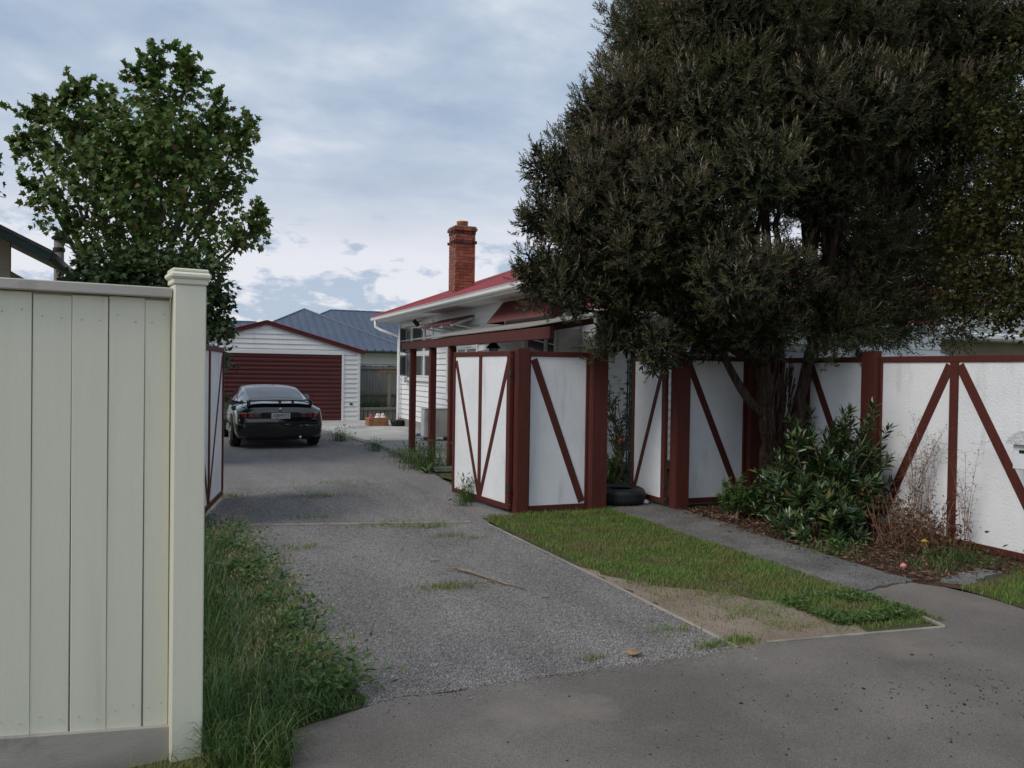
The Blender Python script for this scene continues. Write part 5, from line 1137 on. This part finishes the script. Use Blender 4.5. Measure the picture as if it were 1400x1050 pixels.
# drooping wild oats
sm = MB(); C = []; Dd = []
for i in range(48):
    y = rng.uniform(3.95, 7.8); x = np.interp(y, [3.9, 5, 6.5, 8], [.50, .52, .46, .34])+rng.uniform(-.25, .2); h = rng.uniform(.18, .38); a = rng.uniform(-.6, .9); e = np.array((x+math.cos(a)*h*.5, y+math.sin(a)*h*.4, h*.86)); P = bez((x, y, 0), (x+.02, y, h*1.02), e, 8); sm.tube(P, np.linspace(.0018, .0009, 8), 3)
    for k in range(14): q = P[4+k % 4]+rng.normal(0, .014, 3); C.append(q); Dd.append((rng.normal(0, .3)+.2, rng.normal(0, .3), -1))
o = stuff('wild_oats', [lance(np.array(C), np.array(Dd), rdir(len(C)), rng.uniform(.02, .038, len(C)), rng.uniform(.006, .011, len(C)))], 'oat', 'drooping pale seed heads of wild oats over the gravel edge', 'weeds')
part('stems', sm, 'stick', o, kind='stuff')
n = 5200; Y = 3.9+rng.random(n)**1.2*4.6; X = np.interp(Y, [3.9, 4.5, 5.6, 8], [.68, .66, .60, .42])+rng.normal(0, .13, n); k = (wob(X, Y, 4, 2) > -.15) & (X > .12); X, Y = X[k], Y[k]; n = len(X)
B = np.stack((X, Y, rng.uniform(.01, .12, n)), 1); d = rdir(n); d[:, 2] = np.abs(d[:, 2])*.6
stuff('leafy_weeds', [lance(B, d, np.tile((0, 0, 1.), (n, 1))+rng.normal(0, .5, (n, 3)), rng.uniform(.025, .065, n), rng.uniform(.012, .026, n), .1)], 'weed', 'low leafy weeds spreading onto the gravel from the long grass', 'weeds')
# broad dock leaves
def dock(base, label, n, L, up=.9):
    r = thing('dock_weed', label, 'weed', base, group='leafy weeds on the gravel'); mb = MB()
    for i in range(n):
        t = rng.uniform(0, 6.28); d = np.array((math.cos(t), math.sin(t), up*rng.uniform(.6, 1.3))); sd = np.array((-math.sin(t), math.cos(t), 0)); l_ = L*rng.uniform(.7, 1.1); V = []; 
        for f, w_ in ((0, .02), (.2, .10), (.5, .17), (.8, .12), (1, .01)):
            c = d*l_*f+np.array((0, 0, -f*f*l_*.45)); V += [c-sd*w_*l_+np.array((0, 0, .05*l_)), c, c+sd*w_*l_+np.array((0, 0, .05*l_))]
        mb.raw(V, [(3*i_+j, 3*i_+j+1, 3*i_+j+4, 3*i_+j+3) for i_ in range(4) for j in range(2)])
    part('leaves', mb, 'long_grass', r, True); return r
dock((.42, 6.55, 0), 'broad leaved dark green dock plant in the long grass', 9, .24)
dock((.55, 5.9, 0), 'smaller dock plant leaning over the gravel edge', 7, .15)
dock((3.55, 12.2, 0), 'leafy dock plant at the foot of the pergola weeds', 10, .20)
# weed tufts
def tuft(x, y, n, h, spread, label, mat='long_grass', w_=.006, leafy=0, z0=.006, grp='weed tufts growing through the gravel'):
    X = x+rng.normal(0, spread, n); Y = y+rng.normal(0, spread, n); vf = [blades('g', X, Y, h*rng.uniform(.4, 1.1, n), np.full(n, w_), rng.uniform(.3, .9, n), mat, z0=z0, seg=3)]
    if leafy:
        B = np.stack((x+rng.normal(0, spread*1.1, leafy), y+rng.normal(0, spread*1.1, leafy), z0+h*rng.uniform(.05, .9, leafy)), 1); vf.append(lance(B, rdir(leafy), rdir(leafy), rng.uniform(.04, .08, leafy), rng.uniform(.012, .022, leafy)))
    me_ = tri_mesh('weed_tuft', vf, mat, (x, y, 0)); o = link(bpy.data.objects.new('weed_tuft', me_)); o.location = (x, y, 0); return tag(o, label, 'weed', grp, 'stuff' if spread > .125 or n < 130 else None)
tuft(3.70, 12.7, 420, .55, .17, 'tall grassy weeds at the foot of the pergola corner post', leafy=300)
tuft(3.66, 13.6, 160, .30, .14, 'medium grassy weeds between two pergola posts', leafy=120)
tuft(3.72, 14.6, 120, .20, .14, 'low weeds by the far pergola post', leafy=60)
tuft(3.55, 15.8, 90, .26, .08, 'upright weed at the edge of the concrete patio', leafy=50)
tuft(3.72, 16.6, 60, .12, .15, 'low weeds in the joint between gravel and patio')
tuft(3.30, 18.1, 160, .42, .12, 'tall clump of weeds on the gravel before the garage', leafy=90)
tuft(3.25, 19.6, 90, .14, .22, 'low weeds spreading beside the parked car')
tuft(3.25, 9.4, 90, .38, .05, 'spindly green weed in front of the open driveway gate', leafy=70)
tuft(3.12, 9.15, 50, .22, .05, 'smaller spindly weed on the gravel by the open driveway gate', leafy=30)
tuft(5.75, 25.4, 900, 1.0, .28, 'overgrown tall grass in front of the paling fence', leafy=500, grp='weeds behind the garage')
tuft(5.35, 25.7, 700, .85, .22, 'overgrown tall grass beside the garage wall', leafy=400, grp='weeds behind the garage')
vf = []
for x, y, nn_, h, sp in ((1.85, 5.72, 130, .045, .09), (2.35, 8.0, 80, .07, .10), (2.0, 8.2, 90, .05, .14), (1.57, 10.3, 80, .05, .12), (2.4, 7.5, 40, .05, .06), (1.3, 8.9, 40, .04, .1), (2.0, 11.5, 60, .05, .2), (1.0, 7.4, 60, .05, .1), (2.62, 7.3, 30, .04, .05), (2.9, 3.97, 60, .05, .05), (3.1, 3.98, 80, .05, .05), (2.15, 4.02, 25, .035, .03), (2.85, 4.3, 40, .04, .06), (3.35, 4.4, 40, .04, .06), (.55, 10.6, 60, .07, .08)):
    nn_ = int(nn_*2.4); X = x+rng.normal(0, sp*1.5, nn_); Y = y+rng.normal(0, sp*.7, nn_); vf.append(blades('g', X, Y, 1.25*h*rng.uniform(.4, 1.1, nn_), np.full(nn_, .006), rng.uniform(.3, .9, nn_), 'g', z0=.006, seg=2))
stuff('gravel_grass', vf, 'grass', 'low sparse grass growing up through the driveway gravel', 'grass')
# bedding weeds in front of the return fence
tuft(6.25, 5.05, 320, .17, .17, 'silvery green grass clump at the foot of the white fence', 'long_grass', z0=.012, leafy=60, grp='weeds in the garden bed')
tuft(5.85, 4.98, 200, .12, .13, 'low green grass clump by the pink ball', 'weed', z0=.012, grp='weeds in the garden bed')
tuft(5.45, 5.75, 160, .10, .14, 'fresh green leafy weeds at the path edge below the low shrub', 'weed', z0=.02, leafy=120, grp='weeds in the garden bed')
tuft(6.45, 4.45, 90, .22, .06, 'dark reddish leafed weed under the letterbox', 'dead_leaf', z0=.012, leafy=60, grp='weeds in the garden bed')
f_ = thing('yellow_flower', 'single yellow flower at the foot of the white fence', 'flower', (6.0, 5.22, .012)); part('stem', MB().tube([(0, 0, 0), (.01, 0, .16)], .002, 4), 'stick', f_); flower((.01, 0, .16), 'yellow', f_, .03)
# ------------------------------------------------------------------ leaf litter, twigs, droppings, stones
n = 6500; X = rng.uniform(4.95, 6.72, n); Y = rng.uniform(4.6, 8.1, n); k = (X > 5.30+.06*wob(X, Y, 3)-.10*(rng.random(n) < .12)-.35*(rng.random(n) < .03)); X, Y = X[k], Y[k]; n = len(X)
B = np.stack((X, Y, .014+rng.random(n)*.035), 1); d = rdir(n); d[:, 2] *= .25
stuff('leaf_litter', [lance(B, d, np.tile((0, 0, 1.), (n, 1))+rng.normal(0, .4, (n, 3)), rng.uniform(.02, .08, n), rng.uniform(.008, .024, n), .2)], 'litter', 'brown fallen leaves covering the garden bed', 'leaf litter')
n = 420; X = np.concatenate((rng.normal(3.4, .85, n//2), rng.uniform(.8, 5.2, n//4), rng.normal(3.75, .28, n//4))); Y = np.concatenate((rng.normal(2.95, .40, n//2), rng.uniform(1.9, 3.75, n//4), rng.normal(2.95, .13, n//4))); k = (Y < 3.72) & (Y > 1.5); X, Y = X[k], Y[k]; n = len(X)
V = []; F = []; oc = np.array([(1, 0, 0), (0, 1, 0), (-1, 0, 0), (0, -1, 0), (0, 0, 1), (0, 0, -1)], float); of = np.array([(0, 1, 4), (1, 2, 4), (2, 3, 4), (3, 0, 4), (1, 0, 5), (2, 1, 5), (3, 2, 5), (0, 3, 5)])
def pebbles(X, Y, s_, z0, flat=.6):
    n = len(X); sc = s_[:, None, None]*rng.uniform(.6, 1.3, (n, 1, 3))*np.array((1, 1, flat)); P = oc[None]*sc*rng.uniform(.75, 1.25, (n, 6, 1)); t = rng.random(n)*6.28; c, s2 = np.cos(t)[:, None], np.sin(t)[:, None]
    Q = np.stack((P[..., 0]*c-P[..., 1]*s2, P[..., 0]*s2+P[..., 1]*c, P[..., 2]+rng.normal(0, .25, (n, 6))*s_[:, None]*.5), 2)+np.stack((X, Y, np.full(n, z0)+s_*.18), 1)[:, None]
    return Q.reshape(-1, 3), (np.arange(n)[:, None, None]*6+of[None]).reshape(-1)
stuff('droppings', [pebbles(X, Y, rng.uniform(.002, .0065, n)*np.where(rng.random(n) < .15, 1.7, 1), .010, .5)], 'debris', 'dark seed pods and droppings scattered on the asphalt footpath', 'debris')
n = 85000; Y = 3.86+rng.random(n)**1.6*7.5; X = rng.uniform(.40, 3.02, n); k = (Y > 3.87+.03*wob(X, Y, 4)) & (X > np.interp(Y, [3.8, 4.5, 5.6, 8, 11], [.85, .72, .6, .4, .3])); X, Y = X[k], Y[k]; n = len(X)
stuff('gravel_stones', [pebbles(X, Y, rng.uniform(.0032, .0080, n)*(1+.5*(rng.random(n) < .06)), .004, .7)], 'stone', 'loose grey gravel stones covering the driveway', 'gravel')
n = 1300; X = np.concatenate((rng.uniform(.9, 3.1, 700), rng.uniform(3.05, 4.0, 600))); Y = np.concatenate((3.88-rng.exponential(.05, 700), rng.uniform(4.05, 5.5, 600))); stuff('gravel_stones', [pebbles(X, Y, rng.uniform(.003, .008, n), .010, .6)], 'stone', 'gravel stones strayed onto the asphalt and the bare dirt', 'gravel')
sk = [(2.06, 6.16, .025), (2.12, 6.02, .03), (2.20, 5.82, .022), (2.26, 5.64, .02), (2.34, 5.46, .024)]
o = thing('fallen_branch', 'long thin fallen branch lying on the gravel', 'branch', (2.2, 5.8, .01), world=True)
part('stem', MB().tube(sk, [.011, .012, .010, .008, .004], 7), 'stick', o, True)
part('twig', MB().tube([(2.20, 5.82, .022), (2.16, 5.70, .035), (2.17, 5.62, .05)], [.006, .004, .002], 5), 'stick', o, True); part('twig', MB().tube([(2.06, 6.16, .025), (2.0, 6.17, .03), (1.93, 6.23, .03)], [.008, .005, .002], 5), 'stick', o, True)
o = solo('dry_straw', MB().tube([(.52, 4.18, .05), (.68, 4.25, .10), (.84, 4.36, .16)], .0025, 4), 'oat', 'single pale dry grass stalk leaning over the left grass', 'straw', (.52, 4.18, .05))
lf, lF = lobed(np.array([(0, 0, .012)]), np.array([(.8, .5, .1)]), np.array([(0, 0, 1.)]), np.array([.095]))
solo('fallen_leaf', MB().raw(lf, lF.reshape(-1, 3)), 'dry_leaf', 'large dry brown maple leaf lying on the gravel edge', 'leaf', (2.36, 3.97, .016), local=True)
for i in range(5):
    lf, lF = lobed(np.array([(0, 0, .008)]), rdir(1)*np.array([[1, 1, .1]]), np.array([(0, 0, 1.)]), np.array([.035+.01*(i % 3)]))
    solo('fallen_leaf', MB().raw(lf, lF.reshape(-1, 3)), 'dry_leaf', 'small brown leaf fallen on the driveway gravel', 'leaf', (rng.uniform(1.0, 2.9), rng.uniform(4.2, 8), .014), 'small fallen leaves on the gravel', local=True)
